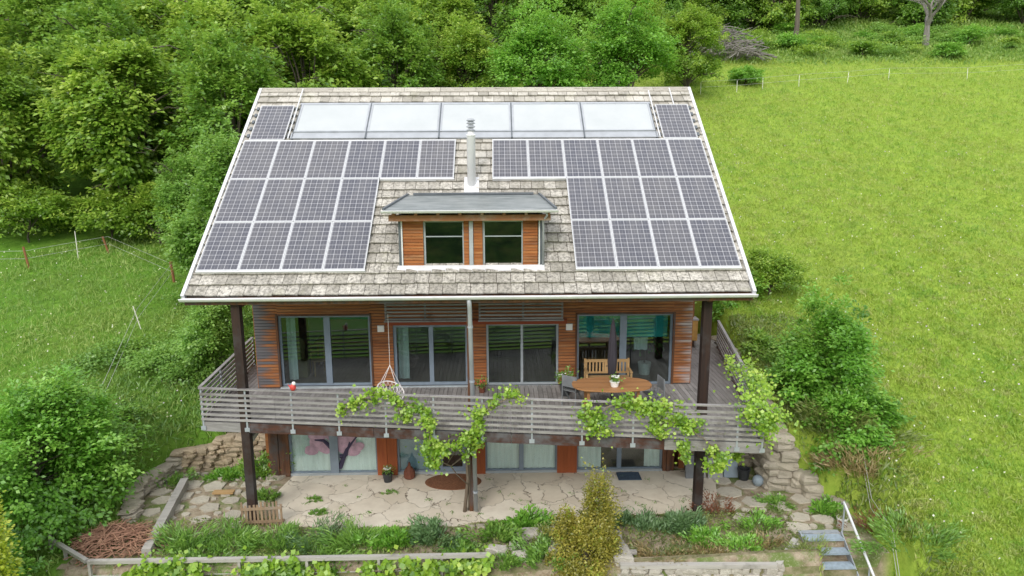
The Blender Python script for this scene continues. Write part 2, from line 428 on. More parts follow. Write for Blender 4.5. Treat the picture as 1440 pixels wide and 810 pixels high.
def crown_pts(cen, rad, wild=.16, ani=.35, nl=12, nc=22, nleaf=14000, lobe=.42, clump=.2, flat=.45, droop=.5, low=-.35):
    cen = np.array(cen, float); rad = np.array(rad, float)
    d = unit(nl * 4); d = d[d[:, 2] > low][:nl]
    d = np.vstack([d, [[0, 0, .9]]]); nl = len(d)
    lc = d * RS.uniform(.45, .72, (nl, 1)); lr = RS.uniform(.75, 1.15, nl) * lobe
    lt = RS.uniform(-.12, .12, nl)
    k = nl * nc
    li = np.repeat(np.arange(nl), nc); an_ = RS.uniform(1 - ani, 1 + ani, (nl, 3))
    cd = unit(k); cd[:, 2] = np.where(cd[:, 2] < -.4, -cd[:, 2], cd[:, 2])
    cc = lc[li] + cd * lr[li, None] * np.where(RS.uniform(0, 1, (k, 1)) < wild, RS.uniform(1.05, 1.6, (k, 1)), RS.uniform(.45, 1.05, (k, 1))) * an_[li]
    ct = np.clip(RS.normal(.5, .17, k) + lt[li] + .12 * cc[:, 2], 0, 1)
    cs = clump * RS.uniform(.6, 1.3, k)
    i = RS.integers(0, k, nleaf)
    off = RS.normal(size=(nleaf, 3)) * .5; off[:, 2] *= flat
    rr2 = (off[:, 0] ** 2 + off[:, 1] ** 2)
    off[:, 2] -= rr2 * droop * .5
    p = cc[i] + off * cs[i, None]
    out = p / (np.linalg.norm(p, axis=1, keepdims=True) + 1e-6)
    P = cen + p * rad
    Dr = off * [1, 1, .3] * 1.2 + out * .6 + RS.normal(size=(nleaf, 3)) * .35; Dr[:, 2] -= .25 * droop
    N = np.array([0, 0, 1.]) + out * .6 + RS.normal(size=(nleaf, 3)) * .45
    T = ct[i] + RS.normal(0, .1, nleaf)
    return P, Dr, N, T, cen + lc * rad
def crown(name, cen, rad, L=.2, mat='leaf_wood', asp=.6, org=(0, 0, 0), **kw):
    P, Dr, N, T, lc = crown_pts(cen, rad, **kw)
    LL = L * RS.uniform(.7, 1.3, len(P))
    return leaf_mesh(name, P, Dr, N, LL, LL * asp, T, mat, org), lc
def trunk_mb(base, lcs, r=.16, n=7, fork=.35):
    mb = MB(); base = Vector(base); lcs = [Vector(l) for l in lcs]
    top = Vector((sum(l.x for l in lcs) / len(lcs), sum(l.y for l in lcs) / len(lcs), max(l.z for l in lcs)))
    f = base.lerp(top, fork)
    mb.tube([base - Vector((0, 0, .4)), base + (f - base) * .3 + Vector((rnd.uniform(-.1, .1), rnd.uniform(-.1, .1), 0)), f, top], [r * 1.25, r, r * .75, r * .2], n)
    for l in lcs:
        s = base.lerp(top, rnd.uniform(fork * .6, min(.85, fork + .35)))
        if s.z > l.z: s = base.lerp(top, fork * .6)
        m = s.lerp(l, .5) + Vector((0, 0, (l - s).length * .1))
        mb.tube([s, m, l], [r * .42, r * .25, r * .08], 5)
    return mb

# ------------------------------------------------------------------ terrain
G = -.97
def hill(x, y):
    t = sstep((x + 8) / 17)
    l = .1 + .25 * (y - 3); r = 1.1 + .34 * (y - 2.5)
    h = l * (1 - t) + r * t + max(0, y - 20) * .1 * (1 - t)
    h += .12 * math.sin(x * .5 + 1) * math.sin(y * .4) + .02 * math.sin(x * 1.3 + y * 1.1)
    if y > 60: h += (y - 60) * .1
    return h
YARD = [(-8.75, .4), (-9.2, 1.6), (-8.6, 2.9), (-7.2, 3.6), (-7.2, 6.0), (-6.1, 6.2), (-6.1, 11.8), (6.4, 11.8), (8.3, 9.5), (8.5, 4), (8.45, 1.7), (9.2, 1.35), (9.9, .3), (9.9, -1.0), (9.9, -1.7), (-9.2, -1.7)]
def sd(x, y, poly=YARD):
    ins = False; best = 1e9; n = len(poly)
    for i in range(n):
        x0, y0 = poly[i]; x1, y1 = poly[(i + 1) % n]
        if (y0 > y) != (y1 > y) and x < (x1 - x0) * (y - y0) / (y1 - y0) + x0: ins = not ins
        dx, dy = x1 - x0, y1 - y0; q = max(0, min(1, ((x - x0) * dx + (y - y0) * dy) / (dx * dx + dy * dy)))
        best = min(best, math.hypot(x - x0 - q * dx, y - y0 - q * dy))
    return -best if ins else best
def H(x, y):
    h = hill(x, y)
    if y < -1.7: h = h + (-.9) * sstep((-1.7 - y) / .5) * sstep((11.5 - x) / 1.5) * sstep((x + 12) / 2)
    if -13 < x < 14 and -4 < y < 16:
        d = sd(x, y)
        if d <= 0: return G - (.35 if (x > 8.15 and x < 9.6 and y < -1.05) else 0) + (.02 * math.sin(x * 2.1) * math.sin(y * 3) if y < 0 else 0)
        wdt = .35 if y > 1 else .8
        if y < -1.7: wdt = .25
        k = sstep(d / wdt); h = G * (1 - k) + h * k
        if 8.1 < x < 10.2 and y < -1.0: h = min(h, -1.0 - .64 * (-1.0 - y) - .45)
    return h
def grid(xs, ys, fn, name, mat, kind='structure', mask=None):
    vs = [(x, y, fn(x, y)) for y in ys for x in xs]; nx = len(xs); fs = []
    for j in range(len(ys) - 1):
        for i in range(nx - 1):
            if mask and not mask((xs[i] + xs[i + 1]) / 2, (ys[j] + ys[j + 1]) / 2): continue
            fs.append((j * nx + i, j * nx + i + 1, (j + 1) * nx + i + 1, (j + 1) * nx + i))
    mb = MB(); mb.add(vs, fs, .5)
    o = part(name, mb, mat, None, smooth=True); o['kind'] = kind; return o
def frange(a, b, s):
    out = []; x = a
    while x < b - 1e-6: out.append(x); x += s
    return out
xs = frange(-260, -60, 20) + frange(-60, -30, 1.5) + frange(-30, -14, .5) + frange(-14, 14, .15) + frange(14, 24, .5) + frange(24, 60, 1.2) + frange(60, 280, 20)
ys = frange(-400, -160, 30) + frange(-160, -20, 14) + frange(-20, -5, 1.5) + frange(-5, 9, .15) + frange(9, 24, .5) + frange(24, 70, 1.2) + frange(70, 320, 25)
def Hfar(x, y):
    if y < -5: return H(x, -5) + max(y + 5, -60) * .3 + min(40, max(0, -65 - y) * .5)
    return H(x, y)
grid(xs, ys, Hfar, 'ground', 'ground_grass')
# yard soil sheet
grid(frange(-9.3, 10, .11), frange(-6.0, 3.2, .11), lambda x, y: Hfar(x, y) + .012, 'garden_soil', 'yard_soil', mask=lambda x, y: (sd(x, y) < -.02 or (y < -1.5 and -9 < x < 9.8)))
# patio slab
pf = [(-5.15, 2.74), (-5.35, 1.6), (-5.0, .75), (-4.85, .12), (-4.1, -.05), (-2.8, -.12), (-1.2, -.08), (-.3, -.15), (.2, .05), (.9, .12), (1.7, .2), (3.0, .22), (4.4, .3), (5.6, .38), (6.3, .6), (6.7, 1.2), (6.9, 2.0), (7.0, 2.74)]
mb = MB(); mb.prism(pf[::-1], G - .25, G + .035, .5)
part('patio', mb, 'patio_stone', None)['kind'] = 'structure'
# lower terrace soil in front of the trellis is part of the ground sheet

# ------------------------------------------------------------------ house
YW = 2.77; DK = 1.72; ZE = 4.9233; RP = .673; CR, SR = math.cos(RP), math.sin(RP)
XL, XR = -6.55, 6.9
house = thing('house', 'timber house with tiled roof covered in solar panels and a wrapping balcony', 'house', (0, YW, G))
HO = (0, YW, G)
def hp(name, mb, mat, parent=None, **kw):
    return part(name, mb, mat, parent or house, HO, **kw)
def boards(mb, x0, x1, z0, z1, y, p=.085, gap=.014, d=.022):
    n = max(1, round((z1 - z0) / p)); q = (z1 - z0) / n
    for i in range(n):
        mb.box(x0, x1, y - d, y, z0 + i * q + gap / 2, z0 + (i + 1) * q - gap / 2)
XA, XB = -5.95, 6.25
# solid shell: front wall pieces, sides, back
def zr(y): return ZE + y * SR / CR
mb = MB()
TH = .16
UW = [(-5.3, -2.76, 1.76, 3.8), (-2.13, -.04, 1.74, 3.52), (.47, 2.5, 1.72, 3.52), (3.02, 5.72, 1.7, 3.77)]
def wall_with_holes(mb, x0, x1, z0, z1, y0, y1, holes):
    cur = x0
    for a, b, c, d in holes:
        mb.box(cur, a, y0, y1, z0, z1); mb.box(a, b, y0, y1, z0, c); mb.box(a, b, y0, y1, d, z1); cur = b
    mb.box(cur, x1, y0, y1, z0, z1)
wall_with_holes(mb, XA, XB, DK - .25, 6.9, YW, YW + TH, UW)
fw = hp('front_wall', mb, 'dark_interior')
mb = MB()
zt = 6.3
cols = [XA] + [q for u in UW for q in (u[0], u[1])] + [XB]
for k in range(0, len(cols), 2): boards(mb, cols[k], cols[k + 1], DK + .02, zt, YW - .003)
for a, b, c, d in UW: boards(mb, a, b, d + .02, zt, YW - .003)
hp('cladding', mb, 'cladding')
for nm, xx, sg in (('left', XA, -1), ('right', XB, 1)):
    mb = MB(); yb = 10.6
    xo = xx; xi = xx - sg * TH
    poly = [(YW + TH + .002, G), (yb, G), (yb, zr(13.13 - yb)), (6.56, zr(6.5) - .3), (YW + TH + .002, zr(YW) - .3)]
    n = len(poly)
    mb.add([(xo, a, b) for a, b in poly] + [(xi, a, b) for a, b in poly], [tuple(range(n)), tuple(range(n, 2 * n))[::-1]] + [(i, (i + 1) % n, n + (i + 1) % n, n + i) for i in range(n)])
    for i in range(46):
        z = DK + i * .085
        ymax = YW + TH if z < zr(YW) - .3 else None
        if ymax: mb.box(min(xo, xo + sg * .022), max(xo, xo + sg * .022), YW - .01, yb, z + .007, z + .078)
    hp('side_wall', mb, 'cladding_plain')
mb = MB(); mb.box(XA + TH + .003, XB - TH - .003, 10.44, 10.6, G, zr(13.13 - 10.6) - .05)
hp('back_wall', mb, 'cladding_plain')
# lower storey
LW = [(-5.22, -2.71, -.9, 1.4), (-2.13, -.12, -.9, 1.4), (.41, 2.48, -.9, 1.4), (3.06, 5.55, -.9, 1.4)]
mb = MB(); wall_with_holes(mb, -5.8, 5.9, G, 1.46, YW, YW + TH, LW)
for a, b, c, d in LW: mb.box(a - .02, b + .02, YW - .05, YW - .002, G, G + .1)
hp('basement_wall', mb, 'frame_grey')
for a, b in ((-2.71, -2.13), (-.12, .41), (2.48, 3.06)):
    mb = MB()
    nb = 2
    for k in range(nb): mb.box(a + (b - a) * k / nb + .004, a + (b - a) * (k + 1) / nb - .004, YW - .09, YW - .003, G + .03, 1.46)
    hp('red_panel', mb, 'red_wood')
for xs_ in ((-5.8, -5.66, -5.52, -5.37, -5.22), (5.55, 5.67, 5.78, 5.9)):
    mb = MB()
    for k in range(len(xs_) - 1): mb.box(xs_[k] + .004, xs_[k + 1] - .004, YW - .05 - .03 * (k % 2), YW - .003, G + .03, 1.46)
    hp('corner_boards', mb, 'brown_post')
# floors, rooms
mb = MB()
mb.box(XA + TH, XB - TH, YW + TH, 10.4, DK - .2, DK + .0)
mb.box(XA + TH, XB - TH, YW + TH, 10.4, G, G + .05)
hp('room_floor', mb, 'room_floor')
mb = MB()
mb.box(XA + TH + .01, XB - TH - .01, 7.4, 7.5, DK + .002, 4.4); mb.box(XA + TH + .01, XB - TH - .01, YW + TH + .01, 7.5, 4.4, 4.5)
mb.box(.12, .24, YW + TH + .01, 7.38, DK + .002, 4.38)
mb.box(XA + TH + .01, XB - TH - .01, 6.0, 6.1, G + .052, 1.3)
hp('inner_wall', mb, 'room_wall')
mb = MB(); mb.box(3.1, 5.64, YW + .3, YW + .31, 3.02, 3.95); hp('teal_reflection_panel', mb, 'teal')  # added teal panel imitating a reflection in the right window's glass
mb = MB(); mb.box(-5.3, -3.0, 7.3, 7.36, 2.6, 4.2); hp('teal_reflection_panel', mb, 'teal')  # added teal too, standing in for a reflection in the left window

def window(x0, x1, z0, z1, y, mull=None, mw=.13, fr=.06, dep=.07, fm='frame_blue', gm='glass', name='window', tw=None, ext=None):
    mb = MB(); yf = y
    mb.box(x0, x1, yf, yf + dep, z0, z0 + fr); mb.box(x0, x1, yf, yf + dep, z1 - fr, z1)
    mb.box(x0, x0 + fr, yf, yf + dep, z0 + fr, z1 - fr); mb.box(x1 - fr, x1, yf, yf + dep, z0 + fr, z1 - fr)
    if mull is not None: mb.box(mull - mw / 2, mull + mw / 2, yf - .01, yf + dep, z0 + fr, z1 - fr)
    w = hp(name, mb, fm)
    edges = [x0 + fr] + ([mull - mw / 2, mull + mw / 2] if mull is not None else []) + [x1 - fr]
    for k in range(0, len(edges), 2):
        mb = MB(); mb.box(edges[k], edges[k + 1], yf + .03, yf + .036, z0 + fr, z1 - fr)
        hp('pane', mb, gm, w)
    if tw is not None:
        mb = MB(); mb.box(x0 - .02, x1 + .02, y - .16, y - .002, z0 - .06, z0 - .004)
        hp('sill', mb, 'sill_metal', w)
    return w
W1 = window(*UW[0], YW + .05, -3.97, .17, tw=1)
W2 = window(*UW[1], YW + .05, -1.08, .12, tw=1, fr=.08)
W3 = window(*UW[2], YW + .05, 1.47, .07, tw=1, fm='frame_grey', name='sliding_door')
W4 = window(*UW[3], YW + .05, 4.33, .19, tw=1)
for (a, b, c, d) in (UW[0], UW[3]):                # brown reveals round the two big windows
    mb = MB(); mb.box(a - .05, a - .003, YW - .055, YW + .04, c, d + .05); mb.box(b + .003, b + .05, YW - .055, YW + .04, c, d + .05); mb.box(a - .003, b + .003, YW - .055, YW + .04, d + .003, d + .05)
    hp('window_surround', mb, 'brown_post')
L1 = window(*LW[0], YW + .02, -3.97, .0, fr=.05, gm='glass_low')
mb = MB(); mb.box(-4.07, -3.83, YW - .04, YW + .018, G + .05, 1.4); hp('dark_mullion', mb, 'frame_blue', L1)
L2 = window(LW[1][0], -.98, *LW[1][2:], YW + .02, fr=.05, gm='glass_low')
L2b = window(-.975, LW[1][1], *LW[1][2:], YW + .02, fr=.14, gm='glass', fm='frame_blue', name='garden_door')
L3 = window(*LW[2], YW + .02, 1.45, .13, fr=.05, gm='glass_low')
L4 = window(*LW[3], YW + .02, 4.3, .13, fr=.05, gm='glass_low')
# tree sticker on the basement window
mb = MB(); rg = random.Random(3)
for cx_, cz_, r in ((-4.42, .52, .26), (-4.62, .3, .2), (-4.2, .35, .2), (-3.6, .55, .28), (-3.42, .25, .2), (-3.25, .4, .17), (-3.55, .85, .22), (-4.3, .85, .25), (-3.75, .95, .2), (-4.5, .75, .18), (-3.7, .3, .14), (-3.95, .7, .2), (-3.9, .4, .18)):
    n = 13; ph = rg.random() * 6; cz_ -= .5
    y = YW + .048 - rg.random() * .012
    mb.add([(cx_ + r * (1 + .12 * math.sin(3 * a + ph)) * math.cos(a), y, cz_ + r * .78 * (1 + .1 * math.sin(2 * a + ph)) * math.sin(a)) for a in [2 * math.pi * k / n for k in range(n)]], [tuple(range(n))])
hp('tree_sticker', mb, 'mauve', L1)
mb = MB()
for q in ([(-3.82, -.75), (-3.6, -.2), (-3.3, .2)], [(-4.05, -.1), (-4.25, .1), (-4.5, .12)], [(-3.8, -.4), (-3.62, -.35), (-3.5, .05)]):
    mb.tube([(x, YW + .04, z) for x, z in q], [.07, .05, .02], 4)
hp('sticker_branch', mb, 'sticker_dark', L1)

# curtains in the basement rooms
def curtain(x0, x1, label, mat='curtain_white', z0=-.86, z1=1.35, wave=.02, y=YW + .115, grp=None):
    mb = MB(); n = max(6, int((x1 - x0) / .035)); vs = []
    for i in range(n + 1):
        x = x0 + (x1 - x0) * i / n; yy = y + wave * math.sin(i * 1.25) + wave * .5 * math.sin(i * .47)
        vs += [(x, yy, z0), (x, yy, z1)]
    mb.add(vs, [(2 * i, 2 * i + 2, 2 * i + 3, 2 * i + 1) for i in range(n)], .5)
    return solo('curtain', mb, mat, label, 'curtain', (x0, y, z0), grp)
curtain(-5.2, -2.73, 'pale green white curtain drawn behind the tree sticker window', wave=.008)
curtain(.44, 1.38, 'white curtain behind the left half of the pale basement window beside the drainpipe', wave=.012)
curtain(1.52, 2.46, 'white curtain behind the right half of the pale basement window beside the drainpipe', wave=.012)
curtain(3.08, 3.78, 'white curtain gathered at the left edge of the basement window with the blue doormat')
curtain(5.05, 5.52, 'short white curtain gathered at the right edge of the basement window with the blue doormat')
mb = MB(); mb.box(-2.07, -1.04, YW + .1, YW + .11, -.84, 1.34)
solo('roller_blind', mb, 'blind_blue', 'blue grey blind closed behind the basement window next to the garden door', 'blind', (-1.5, YW + .1, -.86))

# red beam, louvre screens, wall lamps, inner room things
mb = MB(); mb.box(-2.3, 2.72, YW - .14, YW - .026, 3.535, 3.66); hp('red_beam', mb, 'red_beam')
def louvre(x0, x1, fr):
    mb = MB()
    for x in (x0, fr, x1): mb.box(x - .025, x + .025, YW - .2, YW - .15, 3.69, 4.22)
    for k in range(5): mb.box(x0 - .02, x1 + .02, YW - .25, YW - .205, 3.71 + k * .1, 3.755 + k * .1)
    mb.box(x0 - .04, x1 + .04, YW - .3, YW - .26, 3.66, 3.7)
    hp('louvre_screen', mb, 'silver_wood')
louvre(-2.28, -.02, -1.2); louvre(.3, 2.58, 1.5)
for x, lab in ((-2.45, 'square white lamp box on the wood pillar above the hanging chair'), (2.79, 'square white lamp box on the wood pillar left of the dining table')):
    mb = MB(); mb.box(x - .09, x + .09, YW - .09, YW - .05, 3.34, 3.52); mb.box(x - .075, x + .075, YW - .1, YW - .0905, 3.355, 3.505); mb.box(x - .05, x + .05, YW - .049, YW - .027, 3.38, 3.48)
    solo('wall_lamp', mb, 'white_paint', lab, 'lamp', (x, YW - .03, 3.43))

# roof
def rs(x, s, o=0.): return (x, s * CR - o * SR, ZE + s * SR + o * CR)
SR_L = 8.42
def slab(mb, x0, x1, s0, s1, o0, o1, tint=None, dx0=0, dx1=0):
    return mb.hexa([rs(x0, s0, o0), rs(x1, s0, o0), rs(x1 - dx1, s1, o0), rs(x0 + dx0, s1, o0), rs(x0, s0, o1), rs(x1, s0, o1), rs(x1 - dx1, s1, o1), rs(x0 + dx0, s1, o1)], tint)
mb = MB(); slab(mb, XL + .05, XR - .05, .05, SR_L, -.24, -.03)
yr = SR_L * CR
def rb(x, s, o=0.): p = rs(x, s, o); return (p[0], 2 * yr - p[1], p[2])
mb.hexa([rb(XR - .05, .0, -.24), rb(XL + .05, .0, -.24), rb(XL + .05, SR_L, -.24), rb(XR - .05, SR_L, -.24), rb(XR - .05, 0, -.02), rb(XL + .05, 0, -.02), rb(XL + .05, SR_L, -.02), rb(XR - .05, SR_L, -.02)])
roof = hp('roof', mb, 'brown_post')
mb = MB(); EX = .335
nrow = int(SR_L / EX) + 1
DM = (-1.5, 1.83)          # dormer face x range
rg = random.Random(5)
for i in range(nrow):
    s0 = i * EX; s1 = min(SR_L, s0 + EX + .05)
    x = XL + .04 - rg.uniform(0, .2)
    while x < XR - .05:
        w = rg.choice((.28, .3, .32, .34)); a = max(x, XL + .04); b = min(x + w, XR - .04); x += w
        if b - a < .04: continue
        xm = (a + b) / 2
        if .85 < s0 < 2.95 and DM[0] + .02 < xm < DM[1] - .02 and s0 + EX < 2.9: continue
        dz = rg.uniform(-.004, .006); tl = rg.uniform(-.018, .018); cur = rg.uniform(0, .016)
        slab(mb, a + .004, b - .004, s0 + tl, s1, 0, 0)  # placeholder replaced below
        mb.v[-8:] = [Vector(rs(a + .006, s0 + tl, .016 + dz + cur)), Vector(rs(b - .006, s0 + tl * .4, .016 + dz)), Vector(rs(b - .006, s1, -.02)), Vector(rs(a + .006, s1, -.02)),
                     Vector(rs(a + .006, s0 + tl, .052 + dz + cur)), Vector(rs(b - .006, s0 + tl * .4, .052 + dz)), Vector(rs(b - .006, s1, -.004)), Vector(rs(a + .006, s1, -.004))]
hp('roof_tiles', mb, 'roof_tile', roof)
mb = MB()
for k in range(12):
    x0 = XL + .03 + k * (XR - XL - .06) / 12; x1 = x0 + (XR - XL - .06) / 12 - .01
    mb.hexa([(x0, yr - .16, rs(0, SR_L - .2, .05)[2]), (x1, yr - .16, rs(0, SR_L - .2, .05)[2]), (x1, yr, rs(0, SR_L, .04)[2]), (x0, yr, rs(0, SR_L, .04)[2]),
             (x0, yr - .16, rs(0, SR_L - .2, .08)[2]), (x1, yr - .16, rs(0, SR_L - .2, .08)[2]), (x1, yr, rs(0, SR_L, .085)[2]), (x0, yr, rs(0, SR_L, .085)[2])])
    mb.hexa([(x0, yr + .002, rs(0, SR_L, .04)[2]), (x1, yr + .002, rs(0, SR_L, .04)[2]), (x1, yr + .16, rs(0, SR_L - .2, .05)[2]), (x0, yr + .16, rs(0, SR_L - .2, .05)[2]),
             (x0, yr + .002, rs(0, SR_L, .085)[2]), (x1, yr + .002, rs(0, SR_L, .085)[2]), (x1, yr + .16, rs(0, SR_L - .2, .08)[2]), (x0, yr + .16, rs(0, SR_L - .2, .08)[2])])
hp('ridge_cap', mb, 'kerb_stone', roof)
for x0 in (XL - .035, XR - .045):
    mb = MB(); slab(mb, x0, x0 + .08, -.02, SR_L, -.25, .075)
    hp('rake_trim', mb, 'light_metal', roof)
mb = MB()
n = 9
def gut(x0, x1, yc, zc, r):
    m = MB(); vs = []; fs = []
    for x in (x0, x1):
        for rr in (r, r - .008):
            for k in range(n): a = math.pi + math.pi * k / (n - 1); vs.append((x, yc + rr * math.cos(a), zc + rr * math.sin(a)))
    for k in range(n - 1):
        fs += [(k, k + 1, 2 * n + k + 1, 2 * n + k), (n + k + 1, n + k, 3 * n + k, 3 * n + k + 1)]
    fs += [(0, 2 * n, 3 * n, n), (n - 1, 2 * n - 1, 4 * n - 1, 3 * n - 1)]
    m.add(vs, fs); m.tube([(x0, yc - r, zc), (x1, yc - r, zc)], .011, 8)
    m.add([(x0, yc + r * math.cos(math.pi + math.pi * k / (n - 1)), zc + r * math.sin(math.pi + math.pi * k / (n - 1))) for k in range(n)], [tuple(range(n))])
    m.add([(x1, yc + r * math.cos(math.pi + math.pi * k / (n - 1)), zc + r * math.sin(math.pi + math.pi * k / (n - 1))) for k in range(n)], [tuple(range(n))])
    return m
hp('gutter', gut(XL - .04, XR + .04, -.085, ZE - .03, .08), 'light_metal', roof)
mb = MB(); mb.box(XL + .02, XR - .02, .0, .03, ZE - .2, ZE - .02); 
for k in range(17): xk = XL + .35 + k * .79; mb.bar((xk, .05, ZE - .14), (xk, YW, zr(YW) - .2), .08, .14)
hp('eaves_board', mb, 'brown_post', roof)

# solar panels
PW, PH, S0 = 1.01, 1.67, .7256
def panel_mesh():
    mb = MB(); w, h, f = 1.0, 1.655, .02
    def sl(x0, x1, s0, s1, o0, o1):
        mb.box(x0, x1, s0, s1, o0, o1)
    sl(0, w, 0, f, 0, .04); sl(0, w, h - f, h, 0, .04); sl(0, f, f, h - f, 0, .04); sl(w - f, w, f, h - f, 0, .04); sl(f, w - f, f, h - f, 0, .006)
    me = mb.mesh('solar_panel', 'alu_frame')
    g = bpy.data.meshes.new('cell_sheet')
    g.from_pydata([(f, f, .034), (w - f, f, .034), (w - f, h - f, .034), (f, h - f, .034)], [], [(0, 1, 2, 3)])
    uvl = g.uv_layers.new(name='UVMap')
    e = .09
    for i, c in enumerate([(-e, -e), (6 + e, -e), (6 + e, 10 + e), (-e, 10 + e)]): uvl.data[i].uv = c
    g.materials.append(M['solar_cells']); g.update()
    return me, g
pm, pg = panel_mesh()
RA = Matrix.Rotation(RP, 4, 'X')
def put_panel(x, s):
    o = bpy.data.objects.new('solar_panel', pm); COL.objects.link(o); o.parent = house
    p = Vector(rs(x, s, .075)) - Vector(HO); o.location = p; o.rotation_euler = (RP, 0, 0)
    g = bpy.data.objects.new('cell_sheet', pg); COL.objects.link(g); g.parent = o
PL, PR = -6.42, 6.745
for r, cnt in ((0, 4), (1, 4), (2, 6)):
    for k in range(cnt):
        put_panel(PL + k * PW, S0 + r * PH); put_panel(PR - (k + 1) * PW, S0 + r * PH)
put_panel(-6.3, S0 + 3 * PH + .04); put_panel(PR - PW - .08, S0 + 3 * PH + .04)
def prail(x0, x1, a, b, o0, o1):
    mb = MB(); slab(mb, x0, x1, a, b, o0, o1); hp('panel_rail', mb, 'light_metal', roof)
for x0, x1 in ((PL, PL + 4 * PW), (PR - 4 * PW, PR)): prail(x0, x1, S0 - .045, S0 - .005, .03, .11)
for x0, x1 in ((PL, PL + 6 * PW), (PR - 6 * PW, PR)): prail(x0, x1, S0 + 3 * PH + .002, S0 + 3 * PH + .03, .05, .1)
for x0, x1 in ((PL + 4 * PW + .01, PL + 6 * PW), (PR - 6 * PW, PR - 4 * PW - .01)): prail(x0, x1, S0 + 2 * PH - .045, S0 + 2 * PH - .006, .03, .11)
# thermal collectors
cx0, cx1 = -5.1, 5.48; cw = (cx1 - cx0) / 5
cs0, cs1 = 6.12, 7.5
for k in range(5):
    mb = MB(); a = cx0 + k * cw + .02; b = a + cw - .04; f = .05
    slab(mb, a, b, cs0, cs0 + f, .03, .13); slab(mb, a, b, cs1 - f, cs1, .03, .13); slab(mb, a, a + f, cs0 + f, cs1 - f, .03, .13); slab(mb, b - f, b, cs0 + f, cs1 - f, .03, .13)
    c_ = hp('thermal_collector', mb, 'slate_trim' if False else 'zinc')
    mb = MB(); slab(mb, a + f, b - f, cs0 + f, cs1 - f, .06, .12); hp('collector_glass', mb, 'collector_glass', c_)
for k in range(6):
    x = cx0 + k * cw; mb = MB(); slab(mb, x - .018, x + .018, cs0 - .3, cs1 + .02, .03, .135 if 0 < k < 5 else .1); hp('collector_divider', mb, 'slate_trim', roof)
mb = MB(); slab(mb, cx0 - .05, cx1 + .05, cs0 - .27, cs0 - .004, .05, .1); slab(mb, cx0 - .05, cx1 + .05, cs1 + .004, cs1 + .1, .05, .09)
hp('flashing', mb, 'zinc', roof)
for xx in (cx0 - .14, cx1 + .12, -6.39, 6.72):
    for k in range(5): s_ = 5.95 + k * .33; mb = MB(); slab(mb, xx - .035, xx + .035, s_, s_ + .14, .04, .075); hp('tile_clip', mb, 'slate_trim', roof)
mb = MB()
mb.tube([rs(cx0 - .1, 5.8, .12), rs(cx0 - .1, 8.3, .12)], .02, 6); mb.tube([rs(cx1 + .08, 5.8, .12), rs(cx1 + .08, 8.15, .12)], .02, 6); mb.tube([rs(6.25, 7.45, .08), rs(6.25, 8.35, .08)], .018, 6)
hp('vent_pipes', mb, 'light_metal', roof)

# flue
fx, fs = .12, 3.85
fb = rs(fx, fs, 0)
mb = MB(); slab(mb, fx - .2, fx + .2, fs - .32, fs + .3, .035, .06)
fl = hp('chimney', MB().lathe([(.115, -.35), (.115, 1.32), (.125, 1.33), (.125, 1.37), (.085, 1.38), (.085, 1.45)], fb, 20), 'flue_metal', smooth=False)
for v_ in fl.data.polygons: v_.use_smooth = abs(v_.normal.z) < .5
hp('flue_flashing', mb, 'light_metal', fl)
mb = MB()
for k in range(3): mb.lathe([(.06, 1.45 + k * .09), (.12, 1.47 + k * .09), (.12, 1.485 + k * .09), (.06, 1.53 + k * .09)], fb, 18)
mb.lathe([(.08, 1.71), (.125, 1.73), (.08, 1.78), (.02, 1.79)], fb, 18)
hp('flue_cap', mb, 'zinc', fl)

# dormer
YD = .70
def dx(u): return -1.49 + (u - 568) / 57.5
zb, ztp = 5.41, 6.6
mb = MB()
mb.box(-1.62, 1.95, YD - .06, YD + .02, zb - .055, zb - .003)
slab(mb, -1.62, 1.95, .68, .9, .03, .045)
dorm = hp('dormer', mb, 'light_metal')
for x0 in (-1.58, 1.84):   # cheeks
    mb = MB(); a = YD + .005; yb_ = 2.75
    poly = [(a, zb - .12), (a, 6.72), (yb_, 7.06), (yb_, zr(yb_) - .1)]
    mb.add([(x0, p, q) for p, q in poly] + [(x0 + .07, p, q) for p, q in poly], [(0, 1, 2, 3), (7, 6, 5, 4)] + [(i, 4 + i, 4 + (i + 1) % 4, (i + 1) % 4) for i in range(4)])
    hp('dormer_cheek', mb, 'slate_trim', dorm)
    mb = MB(); mb.box(x0 + (.068 if x0 < 0 else -.03), x0 + (.1 if x0 < 0 else .002), YD - .03, YD + .004, zb, 6.62); hp('corner_trim', mb, 'light_metal', dorm)
mb = MB(); mb.box(-1.5, 1.83, 2.2, 2.25, 5.3, 6.9); mb.box(-1.5, 1.83, YD + .1, 2.2, 5.2, 5.25); hp('dormer_room', mb, 'dark_interior', dorm)
for a, b in ((568.5, 597), (653.5, 660.5), (667, 679.5), (736, 756.5)):
    mb = MB(); boards(mb, dx(a), dx(b), zb, ztp, YD + .03, .075, .01); mb.box(dx(a), dx(b), YD + .032, YD + .06, zb, ztp)
    hp('shutter', mb, 'shutter_wood', dorm)
mb = MB(); mb.box(dx(661), dx(666.5), YD - .03, YD + .08, zb, ztp); hp('dormer_mullion', mb, 'zinc', dorm)
for a, b in ((597, 653.5), (679.5, 736)):
    x0, x1 = dx(a) + .004, dx(b) - .004; y = YD + .06; mb = MB()
    mb.box(x0, x0 + .05, y, y + .05, zb, ztp); mb.box(x1 - .03, x1, y, y + .05, zb, ztp); mb.box(x0 + .05, x1 - .03, y, y + .05, zb, zb + .04); mb.box(x0 + .05, x1 - .03, y, y + .05, ztp - .04, ztp)
    mb.box(x0 + .05, x1 - .03, y, y + .045, 6.2, 6.225)
    w = hp('dormer_window', mb, 'frame_grey', dorm)
    mb = MB(); mb.box(x0 + .05, x1 - .03, y + .02, y + .025, zb + .04, ztp - .04)
    g = part('pane', mb, 'glass_dormer', dorm, HO)
